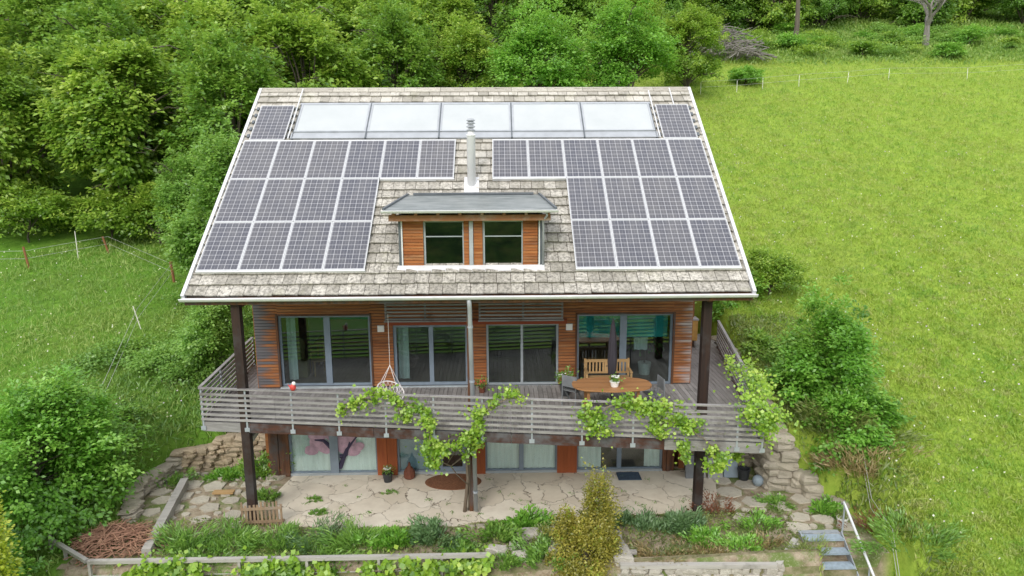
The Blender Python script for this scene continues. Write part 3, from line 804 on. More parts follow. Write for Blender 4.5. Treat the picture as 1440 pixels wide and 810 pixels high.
mb = MB(); mb.box(-1.76, 2.08, .42, .56, 6.62, 6.76)
mb.box(-1.45, 1.78, .57, YD + .1, 6.63, 6.74)
for k in range(8): x = -1.66 + k * .52; mb.box(x, x + .07, .3, .5, 6.765, 6.83)
hp('dormer_beam', mb, 'beam_wood', dorm)
mb = MB()
v = [(-1.86, .3, 6.845), (2.2, .3, 6.845), (1.93, 2.66, 7.06), (-1.57, 2.66, 7.06)]
mb.hexa(v + [(x, y, z + .05) for x, y, z in v]); hp('dormer_roof', mb, 'dormer_sheet', dorm)
mb = MB(); 
mb.bar((-1.42, 2.64, 7.14), (1.78, 2.64, 7.14), .14, .05); hp('dormer_ridge', mb, 'teal' if False else 'slate_trim', dorm)
mb = MB()
for a, b in ((v[0], v[3]), (v[1], v[2])): mb.bar((a[0], a[1] + .02, a[2] + .07), (b[0], b[1], b[2] + .07), .05, .05)
hp('dormer_verge', mb, 'slate_trim', dorm)
hp('dormer_gutter', gut(-1.9, 2.24, .24, 6.88, .06), 'light_metal', dorm)
mb = MB(); mb.tube([(1.97, .27, 6.83), (1.99, .35, 6.74), (1.9, .5, 6.6), (1.92, .6, 6.45), (1.92, .68, 5.5)], .025, 8); hp('dormer_downpipe', mb, 'zinc', dorm, smooth=True)

# posts
def post(p0, p1, w, mat, name='post'):
    mb = MB(); mb.bar(p0, p1, w, w, up=(0, 1, 0)); return hp(name, mb, mat)
post((-5.42, .22, G - .05), (-5.42, .22, 4.72), .2, 'dark_post')
hp('post_brace', MB().bar((-5.38, .33, 1.2), (-5.2, 1.6, 1.6), .09, .14), 'rail_wood'); hp('eaves_beam', MB().bar((-5.42, .3, 4.64), (-5.42, YW, 4.64), .12, .14), 'brown_post')
post((5.93, .45, G - .05), (5.93, .45, 4.72), .21, 'dark_post')
mb = MB(); mb.bar((5.93, .2, 4.72), (5.93, YW, 4.72), .12, .14); hp('post_brace', mb, 'brown_post')
post((.08, .6, G - .02), (.08, .6, 4.72), .09, 'brown_post', 'thin_post')
mb = MB(); mb.tube([(.13, -.07, ZE - .1), (.14, .02, 4.6), (.2, .48, G + .1)], .055, 10)
dp = hp('downpipe', mb, 'zinc', smooth=True)
mb = MB()
for z in (4.1, 2.7, 1.2, -.35): q_ = (4.6 - z) / 5.47; mb.tube([(.14 + .06 * q_, .02 + .46 * q_, z), (.14 + .06 * q_, .02 + .46 * q_, z + .05)], .068, 10)
hp('pipe_clamp', mb, 'galvanised', dp)

# balcony
FL, FR = (-6.5, .3), (6.78, -1.42)
def yf(x): return FL[1] + (FR[1] - FL[1]) * (x - FL[0]) / (FR[0] - FL[0])
BL, BR = (-6.85, 5.0), (8.25, 6.6)      # side rails end
def xside_r(y): return FR[0] + (BR[0] - FR[0]) * (y - FR[1]) / (BR[1] - FR[1])
mb = MB(); w = .125; x = -6.85
while x < 8.3:
    a, b = x + .005, x + w - .005; xm = (a + b) / 2; x += w
    y0 = yf(xm) if xm < FR[0] else FR[1] + (xm - FR[0]) / (BR[0] - FR[0]) * (BR[1] - FR[1])
    if xm < FL[0]: y0 = FL[1] + (FL[0] - xm) / .35 * (BL[1] - FL[1])
    y1 = YW - .03 if XA - .03 < xm < XB + .03 else (5.0 if xm < 0 else 8.2)
    if xm > XB and y1 - y0 < .1: continue
    mb.box(a, b, min(y0 + .05, y1 - .05), y1, DK - .028, DK, rnd.random())
deck = hp('balcony_deck', mb, 'deck_wood')
mb = MB()
for y in (0.6, 1.4, 2.2):
    mb.box(-6.3, 6.6, y, y + .08, DK - .2, DK - .03)
for x in (-6.3, -3.2, .1, 3.3, 6.3): mb.bar((x, yf(x) + .1, DK - .12), (x, YW - .05, DK - .12), .1, .16)
hp('deck_joists', mb, 'brown_post', deck)
mb = MB()
for xa, xb in ((-5.3, -2.2), (-2.19, 1.1), (1.11, 4.6)): mb.bar((xa, yf(xa), DK - .115), (xb, yf(xb), DK - .115), .05, .24)
m2 = MB().bar((-6.5, yf(-6.5), DK - .115), (-5.31, yf(-5.31), DK - .115), .05, .24); hp('fascia', m2, 'silver_wood', deck)
m2 = MB().bar((4.61, yf(4.61), DK - .115), (6.78, yf(6.78), DK - .115), .05, .24); hp('fascia', m2, 'silver_wood', deck)
mb.bar((FL[0], FL[1] + .03, DK - .115), (BL[0], BL[1], DK - .115), .05, .24)
mb.bar((FR[0], FR[1] + .03, DK - .115), (BR[0], BR[1], DK - .115), .05, .24)
hp('fascia', mb, 'fascia_wood', deck)
mb = MB()
def slats(mb, p, q, n=6, top=True, parts=6):
    p, q = Vector((*p, 0)), Vector((*q, 0))
    for k in range(parts):
        a = p.lerp(q, k / parts); b = p.lerp(q, (k + 1) / parts) - (q - p).normalized() * .008
        for i in range(n):
            z = DK + .09 + i * .128; jz = rnd.uniform(-.004, .004)
            mb.bar((a.x, a.y, z + jz), (b.x, b.y, z + rnd.uniform(-.004, .004)), .03, .06)
        mb.bar((a.x, a.y, DK + .885), (b.x, b.y, DK + .885), .085, .032)
off = .05
slats(mb, (FL[0], FL[1] - off), (FR[0], FR[1] - off), parts=7)
slats(mb, (FL[0], FL[1]), BL, parts=3); slats(mb, (FR[0], FR[1]), BR, parts=4)
hp('balcony_railing', mb, 'silver_wood', deck)
for px in [-6.47] + [-5.35 + 1.155 * k for k in range(0, 11)] + [6.75]:
    mb = MB(); y = yf(px) - .005 if px < 6.7 else FR[1]
    mb.box(px - .02, px + .02, y - .035, y + .0, DK - .16, DK + .87); mb.box(px - .06, px + .06, y - .05, y - .036, DK - .2, DK - .1)
    hp('rail_post', mb, 'galvanised', deck)
for k in (1, 2, 3):
    for (A, B) in ((FL, BL), (FR, BR)):
        p = Vector(A).lerp(Vector(B), k / 3); mb = MB(); mb.box(p.x - .02, p.x + .02, p.y - .02, p.y + .02, DK - .1, DK + .87); hp('rail_post', mb, 'galvanised', deck)
#@@PART2
# ------------------------------------------------------------------ things on the balcony
def at_z(x, y): return H(x, y)
t_ = thing('dining_table', 'oval brown wooden dining table on the balcony', 'table', (3.66, .62, DK))
mb = MB(); pr = [(1.0 * math.copysign(abs(math.cos(a)) ** .8, math.cos(a)), .56 * math.copysign(abs(math.sin(a)) ** .8, math.sin(a))) for a in [2 * math.pi * k / 40 for k in range(40)]]
for k in range(9):   # planks along x, clipped by the oval
    y0 = -.56 + k * 1.12 / 9; y1 = y0 + 1.12 / 9 - .006
    def xe(y): q = min(1, abs(y) / .56) ** (1 / .8); return 1.0 * max(0.03, math.sqrt(max(0, 1 - q * q))) ** .8
    mb.hexa([(-xe(y0), y0, .715), (xe(y0), y0, .715), (xe(y1), y1, .715), (-xe(y1), y1, .715), (-xe(y0), y0, .75), (xe(y0), y0, .75), (xe(y1), y1, .75), (-xe(y1), y1, .75)])
part('tabletop', mb, 'table_wood', t_)
for sx in (-.62, .62):
    for sy in (-.28, .28):
        part('leg', MB().box(sx - .035, sx + .035, sy - .035, sy + .035, 0, .714), 'table_wood', t_)
part('apron', MB().box(-.58, .58, -.26, -.23, .62, .712).box(-.58, .58, .23, .26, .62, .712), 'table_wood', t_)
t_ = thing('garden_bench', 'pale slatted wooden bench with a small heart cutout behind the dining table', 'bench', (3.79, 2.1, DK))
mb = MB(); mb.box(-.62, .62, .14, .17, .82, .9).box(-.62, .62, .14, .17, .5, .55)
for k in range(13):
    x = -.56 + k * .093
    if k == 6: mb.box(x - .06, x + .06, .145, .165, .55, .82)
    else: mb.box(x - .022, x + .022, .145, .165, .55, .82)
part('backrest', mb, 'pale_wood', t_)
part('heart_cutout', MB().prism([(0, 0), (.025, .03), (.018, .045), (0, .038), (-.018, .045), (-.025, .03)], 0, .002), 'dark_interior', t_).matrix_local = Matrix.Translation((.0, .1435, .68)) @ Matrix.Rotation(R_(90), 4, 'X')
mb = MB()
for k in range(5): mb.box(-.6, .6, -.3 + k * .09, -.23 + k * .09, .42, .445)
part('seat', mb, 'pale_wood', t_)
for sx in (-.6, .6):
    part('leg', MB().box(sx - .025, sx + .025, -.3, -.25, 0, .64), 'pale_wood', t_)
    part('leg', MB().bar((sx, .12, 0), (sx, .17, .92), .05, .05, (0, 1, 0)), 'pale_wood', t_)
    part('armrest', MB().box(sx - .035, sx + .035, -.33, .13, .642, .67), 'pale_wood', t_)
for x, y, rz, lab in ((2.75, 1.15, 2.5, 'folding chair at the left end of the oval balcony table'), (4.75, .75, -1.4, 'dark folding chair at the right end of the oval balcony table')):
    c = thing('garden_chair', lab, 'chair', (x, y, DK), rz, 'chairs at the balcony table')
    m1 = MB()
    for k in range(4): m1.box(-.2, .2, -.2 + k * .1, -.12 + k * .1, .42, .44)
    part('seat', m1, 'slate_box', c)
    m1 = MB().box(-.2, .2, .2, .22, .55, .85); part('backrest', m1, 'slate_box', c)
    for sx in (-.2, .2):
        for a, b in (((sx, -.2, 0), (sx, .16, .5)), ((sx, .22, 0), (sx, .2, .86))): part('leg', MB().bar(a, b, .03, .03, (0, 1, 0)), 'slate_box', c)
t_ = thing('parasol', 'closed dark parasol standing through the oval balcony table', 'parasol', (3.68, .72, DK))
part('pole', MB().tube([(0, 0, .02), (0, 0, 2.4)], .024, 10), 'black_pot', t_)
mb = MB(); prof = [(.05, .95), (.085, 1.0), (.1, 1.3), (.085, 1.8), (.045, 2.25), (.012, 2.42)]
vs = []; nn = 20
for r, z in prof:
    for k in range(nn): a = 2 * math.pi * k / nn; q = r * (1 + .22 * math.cos(a * 6)); vs.append((q * math.cos(a), q * math.sin(a), z))
mb.add(vs, [(i * nn + k, i * nn + (k + 1) % nn, (i + 1) * nn + (k + 1) % nn, (i + 1) * nn + k) for i in range(len(prof) - 1) for k in range(nn)])
part('canopy', mb, 'parasol_cloth', t_, smooth=True)
part('base', MB().lathe([(.25, 0), (.25, .05), (.06, .08), (.04, .2)], n=20), 'slate_box', t_)
def pot_plant(label, loc, r=.14, h=.22, potm='black_pot', mat='leaf_herb', n=260, fr=.2, L=.07, flowers=None, cat='potted plant', tall=1.):
    o = thing('potted_plant', label, cat, loc)
    part('pot', MB().lathe([(r * .72, 0), (r * .95, h * .85), (r * 1.05, h * .85), (r * 1.05, h), (r * .9, h), (r * .85, h * .88), (0, h * .86)], n=18), potm, o, smooth=False)
    P = RS.normal(size=(n, 3)) * [fr * .45, fr * .45, fr * .4 * tall] + [0, 0, h + fr * .5 * tall]; P[:, 2] = np.maximum(P[:, 2], h)
    D = P - [0, 0, h]; part('foliage', None, None, o, me=leaf_mesh('foliage', P, D + RS.normal(size=(n, 3)) * .1, np.array([0, 0, 1.]) + RS.normal(size=(n, 3)) * .6, L, L * .5, RS.uniform(.2, .9, n), mat))
    if flowers:
        m2 = MB()
        for _ in range(16):
            a = rnd.random() * 6.28; q = rnd.random() ** .5 * fr * .7; c = (q * math.cos(a), q * math.sin(a), h + fr * (.55 + .4 * rnd.random()) * tall)
            m2.lathe([(0, .0), (.028, .014), (.02, .024), (0, .03)], c, 6)
        part('blossoms', m2, flowers, o)
    return o
pot_plant('small white pot of greenery on the oval balcony table', (3.7, .42, DK + .751), .12, .14, 'white_paint', 'leaf_herb', 110, .14, .07, 'petal_white')
pot_plant('leafy potted plant in a dark tub beside the wood pillar left of the dining table', (2.62, 1.9, DK + .001), .15, .36, 'black_pot', 'leaf_herb', 260, .3, .09, 'petal_white')
pot_plant('small potted plant with red blossoms on the deck in front of the central downpipe', (.35, 2.2, DK + .001), .1, .16, 'rust', 'leaf_herb', 150, .2, .06, 'red_paint')
pot_plant('dark bucket of small white flowers in front of the red basement pillar', (-2.36, 2.3, G + .036), .15, .26, 'black_pot', 'leaf_herb', 120, .16, .06, 'petal_white')
pot_plant('white pot with a little plant at the head of the metal steps', (9.3, -.42, G + .03), .13, .24, 'white_paint', 'leaf_olive', 120, .14, .07)
# black bucket, grey ball
solo('bucket', MB().lathe([(.13, 0), (.17, .3), (.185, .3), (.185, .33), (.155, .33), (.12, .03), (0, .03)], n=20), 'black_pot', 'empty black bucket at the foot of the big stone wall', 'bucket', (7.75, 2.15, G + .03), world=False)
solo('garden_ball', MB().lathe([(.0, 0), (.1, .02), (.15, .1), (.155, .16), (.13, .24), (.07, .29), (0, .3)], n=18), 'blue_grey', 'round grey ball lying beside the black bucket', 'ball', (8.02, 1.78, G + .02), world=False, smooth=True)
# hanging chair
t_ = thing('hanging_chair', 'white cord hanging chair suspended over the balcony', 'hanging chair', (-2.0, 1.2, 1.8))
mb = MB(); N_ = 20
def ringp(r, z, tilt, k, n=N_): a = 2 * math.pi * k / n; return (r * math.cos(a), r * .75 * math.sin(a), z + tilt * math.sin(a) - .12 * math.cos(a))
mb.tube([ringp(.42, .42, .2, k) for k in range(N_ + 1)], .02, 6, cap=False); mb.tube([ringp(.24, .02, .02, k) for k in range(N_ + 1)], .014, 6, cap=False)
part('hoop', mb, 'white_cord', t_)
mb = MB()
for k in range(N_):
    for sh in (-2, 2):
        a = ringp(.42, .42, .2, k); b = ringp(.33, .16, .1, k + sh * .5); c = ringp(.24, .02, .02, k + sh)
        mb.tube([a, b, c], .0065, 4)
for k in range(-3, 4): mb.tube([(k * .065, -.16, .02), (k * .065, .16, .03)], .007, 4); mb.tube([(-.2, k * .045, .02), (.2, k * .045, .03)], .007, 4)
part('net', mb, 'white_cord', t_)
mb = MB(); apex = (0, .05, 1.25)
for k in (2, 8, 12, 18): mb.tube([ringp(.42, .42, .2, k), apex], .009, 5)
mb.tube([apex, (0, .05, 2.9)], .007, 5)
part('rope', mb, 'white_cord', t_)
t_.scale = (.82, .82, .82)
# red and white garden ornament on the left of the rail

t_ = thing('garden_ornament', 'small red and white bird ornament on the balcony rail near the dark corner post', 'ornament', (-4.12, yf(-4.12) - .05, DK + .902))
part('body', MB().lathe([(0, 0), (.06, .01), (.1, .08), (.08, .17), (.04, .22), (0, .24)], n=12), 'red_paint', t_, smooth=True)
part('head', MB().lathe([(0, .17), (.05, .19), (.065, .24), (.04, .29), (0, .3)], (.03, 0, 0), n=12), 'petal_white', t_, smooth=True)
part('tail', MB().tube([(-.06, 0, .1), (-.15, 0, .2)], [.04, .01], 6), 'red_paint', t_); t_.scale = (.75, .75, .75)
solo('pink_toy', MB().lathe([(0, 0), (.07, .02), (.08, .1), (.05, .2), (.06, .28), (0, .34)], n=12), 'pink', 'small pink toy on the side deck beside the weathered house corner', 'toy', (6.6, 2.6, DK + .001), world=False, smooth=True)
# yellow wooden cabinet on the side deck
t_ = thing('garden_cabinet', 'yellow wooden cabinet on the side deck behind the dark post', 'cabinet', (7.15, 6.6, DK))
part('body', MB().box(-.55, .35, -.2, .2, .25, .95), 'yellow_wood', t_); part('top', MB().box(-.58, .38, -.23, .23, .952, .99), 'silver_wood', t_)
part('hutch', MB().box(-.5, .3, .1, .2, .992, 1.6), 'beam_wood', t_)
for sx in (-.5, .3): part('leg', MB().box(sx - .03, sx + .03, -.18, .18, 0, .248), 'silver_wood', t_)
# inside, behind the glass
t_ = thing('wooden_chair', 'light wooden chair seen inside the large left window', 'chair', (-4.55, 4.0, DK + .002), .5)
part('seat', MB().box(-.21, .21, -.21, .21, .43, .46), 'pale_wood', t_)
part('backrest', MB().box(-.2, .2, .19, .21, .62, .7).box(-.2, .2, .19, .21, .82, .9), 'pale_wood', t_)
for sx in (-.19, .19):
    part('leg', MB().box(sx - .02, sx + .02, -.21, -.17, 0, .428), 'pale_wood', t_); part('leg', MB().box(sx - .02, sx + .02, .17, .21, 0, .92), 'pale_wood', t_)
solo('side_throw', MB().box(-.22, .12, -.15, .15, 0, .5).box(-.26, -.02, .05, .25, .5, 1.1), 'yellow_cloth', 'yellow draped armchair inside the large left window', 'armchair', (-4.95, 3.8, DK + .002), world=False).name = 'armchair'
t_ = thing('indoor_table', 'long dark table inside the large left window', 'table', (-4.0, 5.2, DK + .002))
part('tabletop', MB().box(-.9, .9, -.4, .4, .72, .76), 'table_wood', t_)
for sx in (-.8, .8):
    for sy in (-.33, .33): part('leg', MB().box(sx - .03, sx + .03, sy - .03, sy + .03, 0, .718), 'table_wood', t_)
t_ = thing('houseplant', 'drooping dark green houseplant inside the window behind the dining table', 'houseplant', (5.15, 3.7, DK + .002))
part('pot', MB().lathe([(.16, 0), (.2, .35), (0, .34)], n=16), 'white_paint', t_)
n = 420; k = RS.integers(0, 12, n); ax = k * 2 * np.pi / 12; q = RS.uniform(0, 1, n)
P = np.stack([np.cos(ax) * q * .5, np.sin(ax) * q * .4, 1.45 + .5 * q - 1.3 * q * q], 1) + RS.normal(size=(n, 3)) * .05
part('foliage', None, None, t_, me=leaf_mesh('foliage', P, np.stack([np.cos(ax), np.sin(ax), -q * 1.2], 1), np.array([0, -.4, 1.]) + RS.normal(size=(n, 3)) * .4, .13, .06, RS.uniform(0, .6, n), 'leaf_deep'))
part('stem', MB().tube([(0, 0, .34), (.02, 0, 1.5)], .025, 8), 'bark', t_)
curtain(4.72, 5.12, 'pale striped curtain hanging inside the window behind the dining table', z0=2.6, z1=3.72, wave=.03, y=YW + .45)
curtain(-5.2, -4.95, 'thin pale curtain at the left side of the large left window', z0=DK + .1, z1=3.75, wave=.03, y=YW + .4)
curtain(-2.05, -1.75, 'thin pale curtain at the left side of the glass behind the hanging chair', z0=DK + .1, z1=3.48, wave=.03, y=YW + .4)

# ------------------------------------------------------------------ patio things
solo('doormat', MB().box(-.33, .33, -.24, .24, 0, .02), 'mat_blue', 'dark blue doormat on the patio before the right basement window', 'doormat', (4.52, 2.4, G + .037), world=False)
solo('round_doormat', MB().lathe([(.78, 0), (.8, .012), (.78, .022), (0, .024)], n=36, sy=.62), 'wicker', 'round brown woven mat before the garden door', 'doormat', (-.5, 2.2, G + .037), world=False)
mb = MB().lathe([(.14, 0), (.17, .04), (.16, .2), (.1, .3), (.05, .36), (.03, .46), (0, .5)], n=10)
solo('garden_lantern', mb, 'rust', 'pointed rusty brown lantern in front of the blue blind', 'lantern', (-1.77, 2.5, G + .037), world=False)
mb = MB().lathe([(.1, 0), (.14, .05), (.12, .25), (.06, .4), (.09, .5), (0, .5)], n=12)
for x0, w, h, lab, m in ((6.12, .26, .62, 'dark grey slab leaning by the corner boards, leftmost of the leaning slabs', 'slate_box'), (6.42, .28, .6, 'pale concrete slab between the dark slab and the wide concrete slab', 'concrete'), (6.76, .42, .56, 'wide concrete slab left of the blue grey slab', 'concrete'), (7.22, .4, .66, 'smooth blue grey slab at the right end of the leaning slabs', 'blue_grey')):
    mb = MB(); mb.hexa([(0, -.12, 0), (w, -.12, 0), (w, -.04, 0), (0, -.04, 0), (0, .02, h), (w, .02, h), (w, .1, h), (0, .1, h)])
    solo('stone_slab', mb, m, lab, 'slab', (x0, 2.35 + rnd.uniform(-.03, .03), G + .037), world=False, group='slabs leaning at the patio corner')
t_ = thing('pallet_fence', 'small weathered wooden picket pallet standing by the foot of the left post', 'pallet', (-5.12, -.02, G + .04), R_(4))
mb = MB()
mb.box(-.5, .5, -.03, -.005, .09, .16); mb.box(-.5, .5, -.03, -.005, .44, .51); part('crossbar', mb, 'pallet_wood', t_)
for k in range(11):
    x = -.47 + k * .094; h = .6 + rnd.uniform(-.05, .05); tl = rnd.uniform(-.012, .012)
    part('picket', MB().bar((x, .0125, .0), (x + tl, .0125, h), .05, .022, (0, 1, 0)), 'pallet_wood', t_)
for sx in (-.46, .46): part('foot', MB().box(sx - .03, sx + .03, -.22, .22, .0, .05), 'pallet_wood', t_)
# kerb plank left
mb = MB(); mb.bar((-8.02, 2.2, G + .14), (-7.36, -1.3, G + .1), .2, .26)
solo('kerb_plank', mb, 'rail_wood', 'long pale weathered board set on edge between the paving and the twig heap', 'board', (-7.7, .4, G))
mb = MB(); mb.box(-.28, .28, -.09, .09, 0, .05)
solo('short_board', mb, 'pale_wood', 'short pale board lying on the rough paving left of the post', 'board', (-6.75, 1.7, G + .06), world=False)

# stairs
t_ = thing('garden_stairs', 'grey metal garden steps with open treads going down beside the meadow', 'stairs', (8.56, -.82, G + .1))
for k in range(9):
    y = -.02 - k * .29; z = -.02 - k * .185
    mb = MB(); mb.box(-.47, .47, y - .25, y, z - .03, z, .4); mb.box(-.47, .47, y - .252, y - .243, z - .045, z + .004, .9)
    part('tread', mb, 'steel_tread', t_)
for sx in (-.5, .5):
    part('stringer', MB().bar((sx, .0, -.02), (sx, -2.65, -1.71), .02, .2), 'galvanised', t_)
part('landing', MB().box(-.49, .49, .01, .12, -.03, .0), 'galvanised', t_)
mb = MB()
q = [(.54, -.02, -.3), (.54, -.02, .74)]
mb.tube(q, .022, 8); mb.tube([(.54, -1.3, -1.2), (.54, -1.3, -.1)], .02, 8); mb.tube([(.54, -2.4, -1.9), (.54, -2.4, -.85)], .02, 8)
part('baluster', mb, 'galvanised', t_)
part('handrail', MB().tube([(.54, .1, .7), (.54, .03, .77), (.54, -.06, .72), (.54, -2.6, -.9)], .03, 10), 'alu_frame', t_, smooth=True)

# rocks: left dry stone wall (coursed), right boulder wall
def course_wall(name, pts, top, base, sz, mat, label, cat='wall', rough=.2, thick=.22, seed=1):
    rg = random.Random(seed); mb = MB()
    for (x0, y0), (x1, y1), (t0, t1) in zip(pts[:-1], pts[1:], zip(top[:-1], top[1:])):
        Ls = math.hypot(x1 - x0, y1 - y0); z = base - .05; 
        while True:
            h = rg.uniform(.75, 1.2) * sz * .5; s = -rg.uniform(0, sz * .5); any_ = False
            while s < Ls:
                w = rg.uniform(.7, 1.5) * sz; q = min(1, max(0, (s + w / 2) / Ls)); tp = t0 + (t1 - t0) * q
                if z + h * .5 < tp:
                    cx_, cy_ = x0 + (x1 - x0) * q, y0 + (y1 - y0) * q; any_ = True
                    ax_ = abs(x1 - x0) / Ls; ay_ = abs(y1 - y0) / Ls
                    mb.rock((cx_ + rg.uniform(-.03, .03), cy_ + rg.uniform(-.03, .03), z + h / 2), max(w * .52 * ax_, thick), max(w * .52 * ay_, thick), h * .56, rg.random(), rg.random())
                s += w
            z += h * .98
            if not any_ or z > 6: break
    c = pts[0]; o = part(name, mb, mat, None, (c[0], c[1], base)); o.location = (c[0], c[1], base)
    return setp(o, label, cat)
course_wall('dry_stone_wall', [(-8.55, 3.05), (-7.4, 3.6), (-5.95, 3.75)], [-.3, -.1, -.05], G, .3, 'wall_stone', 'low dry stone wall of tan blocks left of the basement', seed=4)
course_wall('rubble_edge', [(-8.65, .5), (-9.1, 1.6), (-8.6, 3.0)], [-.75, -.62, -.4], G, .24, 'rock', 'loose rubble edge curving along the left side of the rough paving', 'wall', seed=9)
course_wall('boulder_wall', [(8.62, 7.6), (8.55, 3.2), (8.4, 1.75), (9.1, 1.5), (9.7, .7)], [1.9, 1.25, .8, -.3, -.75], G, .52, 'rock', 'retaining wall of big rough boulders right of the balcony', seed=12, thick=.3)
course_wall('bank_wall', [(6.4, 3.3), (8.5, 3.3)], [1.0, 1.1], G, .42, 'rock', 'shaded rock wall under the right side of the balcony', seed=2, thick=.3)
# flagstones (surface of the two paths)
mb = MB(); rg = random.Random(8)
def flag(mb, x, y, r, tint=None):
    n = rg.randint(5, 7); ph = rg.random() * 6
    pts = [(x + r * rg.uniform(.8, 1.1) * math.cos(ph + 2 * math.pi * k / n), y + r * rg.uniform(.75, 1.05) * .9 * math.sin(ph + 2 * math.pi * k / n)) for k in range(n)]
    z = H(x, y); h = rg.uniform(.03, .07); vs = [(a, b, z - .05) for a, b in pts] + [(x + (a - x) * .93, y + (b - y) * .93, z + h + rg.uniform(-.01, .01)) for a, b in pts]
    mb.add(vs, [tuple(range(n, 2 * n))] + [(i, (i + 1) % n, n + (i + 1) % n, n + i) for i in range(n)], rg.random() if tint is None else tint)
placed = []
def scatter_flags(mb, poly, r0, r1, tries):
    xs_, ys_ = [p[0] for p in poly], [p[1] for p in poly]
    for _ in range(tries):
        x = rg.uniform(min(xs_), max(xs_)); y = rg.uniform(min(ys_), max(ys_)); r = rg.uniform(r0, r1)
        if sd(x, y, poly) > 0 or any(math.hypot(x - a, y - b) < (r + c) * .9 for a, b, c in placed): continue
        placed.append((x, y, r)); flag(mb, x, y, r)
scatter_flags(mb, [(7.1, 2.2), (6.9, .9), (6.4, .4), (7.4, -.3), (8.3, -.9), (9.5, -.7), (9.3, .4), (8.9, 1.0), (8.1, 1.3), (7.7, 2.0)], .28, .42, 500)
scatter_flags(mb, [(7.1, 2.2), (6.9, .9), (6.4, .4), (7.4, -.3), (8.3, -.9), (9.5, -.7), (9.3, .4), (8.9, 1.0), (8.1, 1.3), (7.7, 2.0)], .1, .2, 700)
part('stone_path', mb, 'path_stone', None)['kind'] = 'structure'
placed = []; mb = MB()
scatter_flags(mb, [(-8.5, 2.9), (-8.6, 1.2), (-7.9, .3), (-5.7, .0), (-5.4, 2.6), (-6.2, 3.3), (-7.4, 3.1)], .25, .4, 600)
scatter_flags(mb, [(-8.5, 2.9), (-8.6, 1.2), (-7.9, .3), (-5.7, .0), (-5.4, 2.6), (-6.2, 3.3), (-7.4, 3.1)], .08, .18, 900)
part('rough_paving', mb, 'path_stone', None)['kind'] = 'structure'
# raised bed right: low stone wall and pale kerb rails
def blocks(name, a, b, z0, z1, mat, label, seed):
    return course_wall(name, [a, b], [z1, z1], z0, .3, mat, label, seed=seed, thick=.1)
blocks('bed_wall', (3.55, -1.95), (7.0, -2.05), -1.75, -.98, 'kerb_stone', 'pale block wall holding up the front of the right flower bed', 21)
blocks('bed_wall', (7.05, -2.05), (7.85, -1.1), -1.6, -.98, 'kerb_stone', 'slanting pale block wall at the right end of the flower bed', 22)
mb = MB(); mb.bar((3.5, -2.0, -.9), (7.0, -2.08, -.9), .13, .09)
solo('bed_rail', mb, 'rail_wood', 'pale wooden rail along the front of the right flower bed', 'rail', (5.2, -2.05, -.95))
mb = MB(); mb.bar((7.04, -2.08, -.9), (7.85, -1.1, -.88), .13, .09)
solo('bed_rail', mb, 'rail_wood', 'short slanting pale rail at the corner of the right flower bed', 'rail', (7.4, -1.6, -.95))
mb = MB(); mb.bar((2.7, -1.58, -.82), (3.95, -1.6, -.82), .1, .07)
solo('bed_rail', mb, 'rail_wood', 'short pale rail behind the golden conifer', 'rail', (3.3, -1.6, -.86))
course_wall('rockery', [(3.5, -.9), (3.6, -1.75)], [-.7, -.8], G - .1, .28, 'kerb_stone', 'pale stones stacked left of the right flower bed', seed=31)
mbr = [(1.55, -.75, .26), (2.3, -.6, .22), (2.75, -.95, .25), (1.9, -1.2, .2), (1.2, -1.2, .17), (.75, -1.35, .2), (2.2, -1.45, .26), (3.1, -.55, .18), (1.35, -1.6, .2), (.35, -.25, .12), (.6, -.1, .1), (.1, -.22, .1)]
sets = ['pale rock at the top left of the small rockery', 'white rock at the top of the small rockery', 'pale rock beside the golden conifer', 'rock in the middle of the small rockery', 'brown rock low in the small rockery', 'rock next to the end of the trellis rail', 'large rock low in the rockery beside the golden conifer', 'rock behind the tip of the golden conifer', 'rock under the leaves at the rockery foot', 'small stone at the foot of the drainpipe, the largest of three', 'small stone right of the drainpipe foot', 'small stone in front of the drainpipe foot']
for (x, y, r), lab in zip(mbr, sets):
    mb = MB().rock((0, 0, r * .35), r * 1.1, r * .8, r * .6, x, None, 1); solo('rock', mb, 'kerb_stone' if r > .15 else 'rock', lab, 'rock', (x, y, G), world=False, group='rocks of the small rockery')

# foreground trellis with vines
TZ = -.66; TY = -1.9
t_ = thing('trellis_rail', 'long pale wooden trellis rail with thin posts across the front of the garden', 'trellis', (-3.9, TY, -1.9))
TO = (-3.9, TY, -1.9)
mb = MB(); mb.bar((-8.32, TY, TZ), (-3.8, TY, TZ), .1, .08); mb.bar((-3.79, TY, TZ), (.55, TY, TZ + .01), .1, .08); mb.bar((-8.36, TY + .02, TZ), (-9.75, -.95, -.66), .09, .08)
part('rail', mb, 'rail_wood', t_, TO)
for x, y in ((-8.3, TY), (-7.2, TY), (-5.0, TY), (-3.5, TY), (-1.9, TY), (-.5, TY), (.45, TY), (-9.2, -1.3), (-9.75, -.95)):
    part('post', MB().bar((x, y, -1.95), (x, y, TZ - .042 if x > -9.5 else TZ + .1), .06, .06, (0, 1, 0)), 'rail_wood', t_, TO)
mb = MB()
for z in (-1.0, -1.4): mb.tube([(-8.3, TY, z), (-4, TY, z - .02), (.5, TY, z)], .006, 4)
part('wire', mb, 'wire', t_, TO)

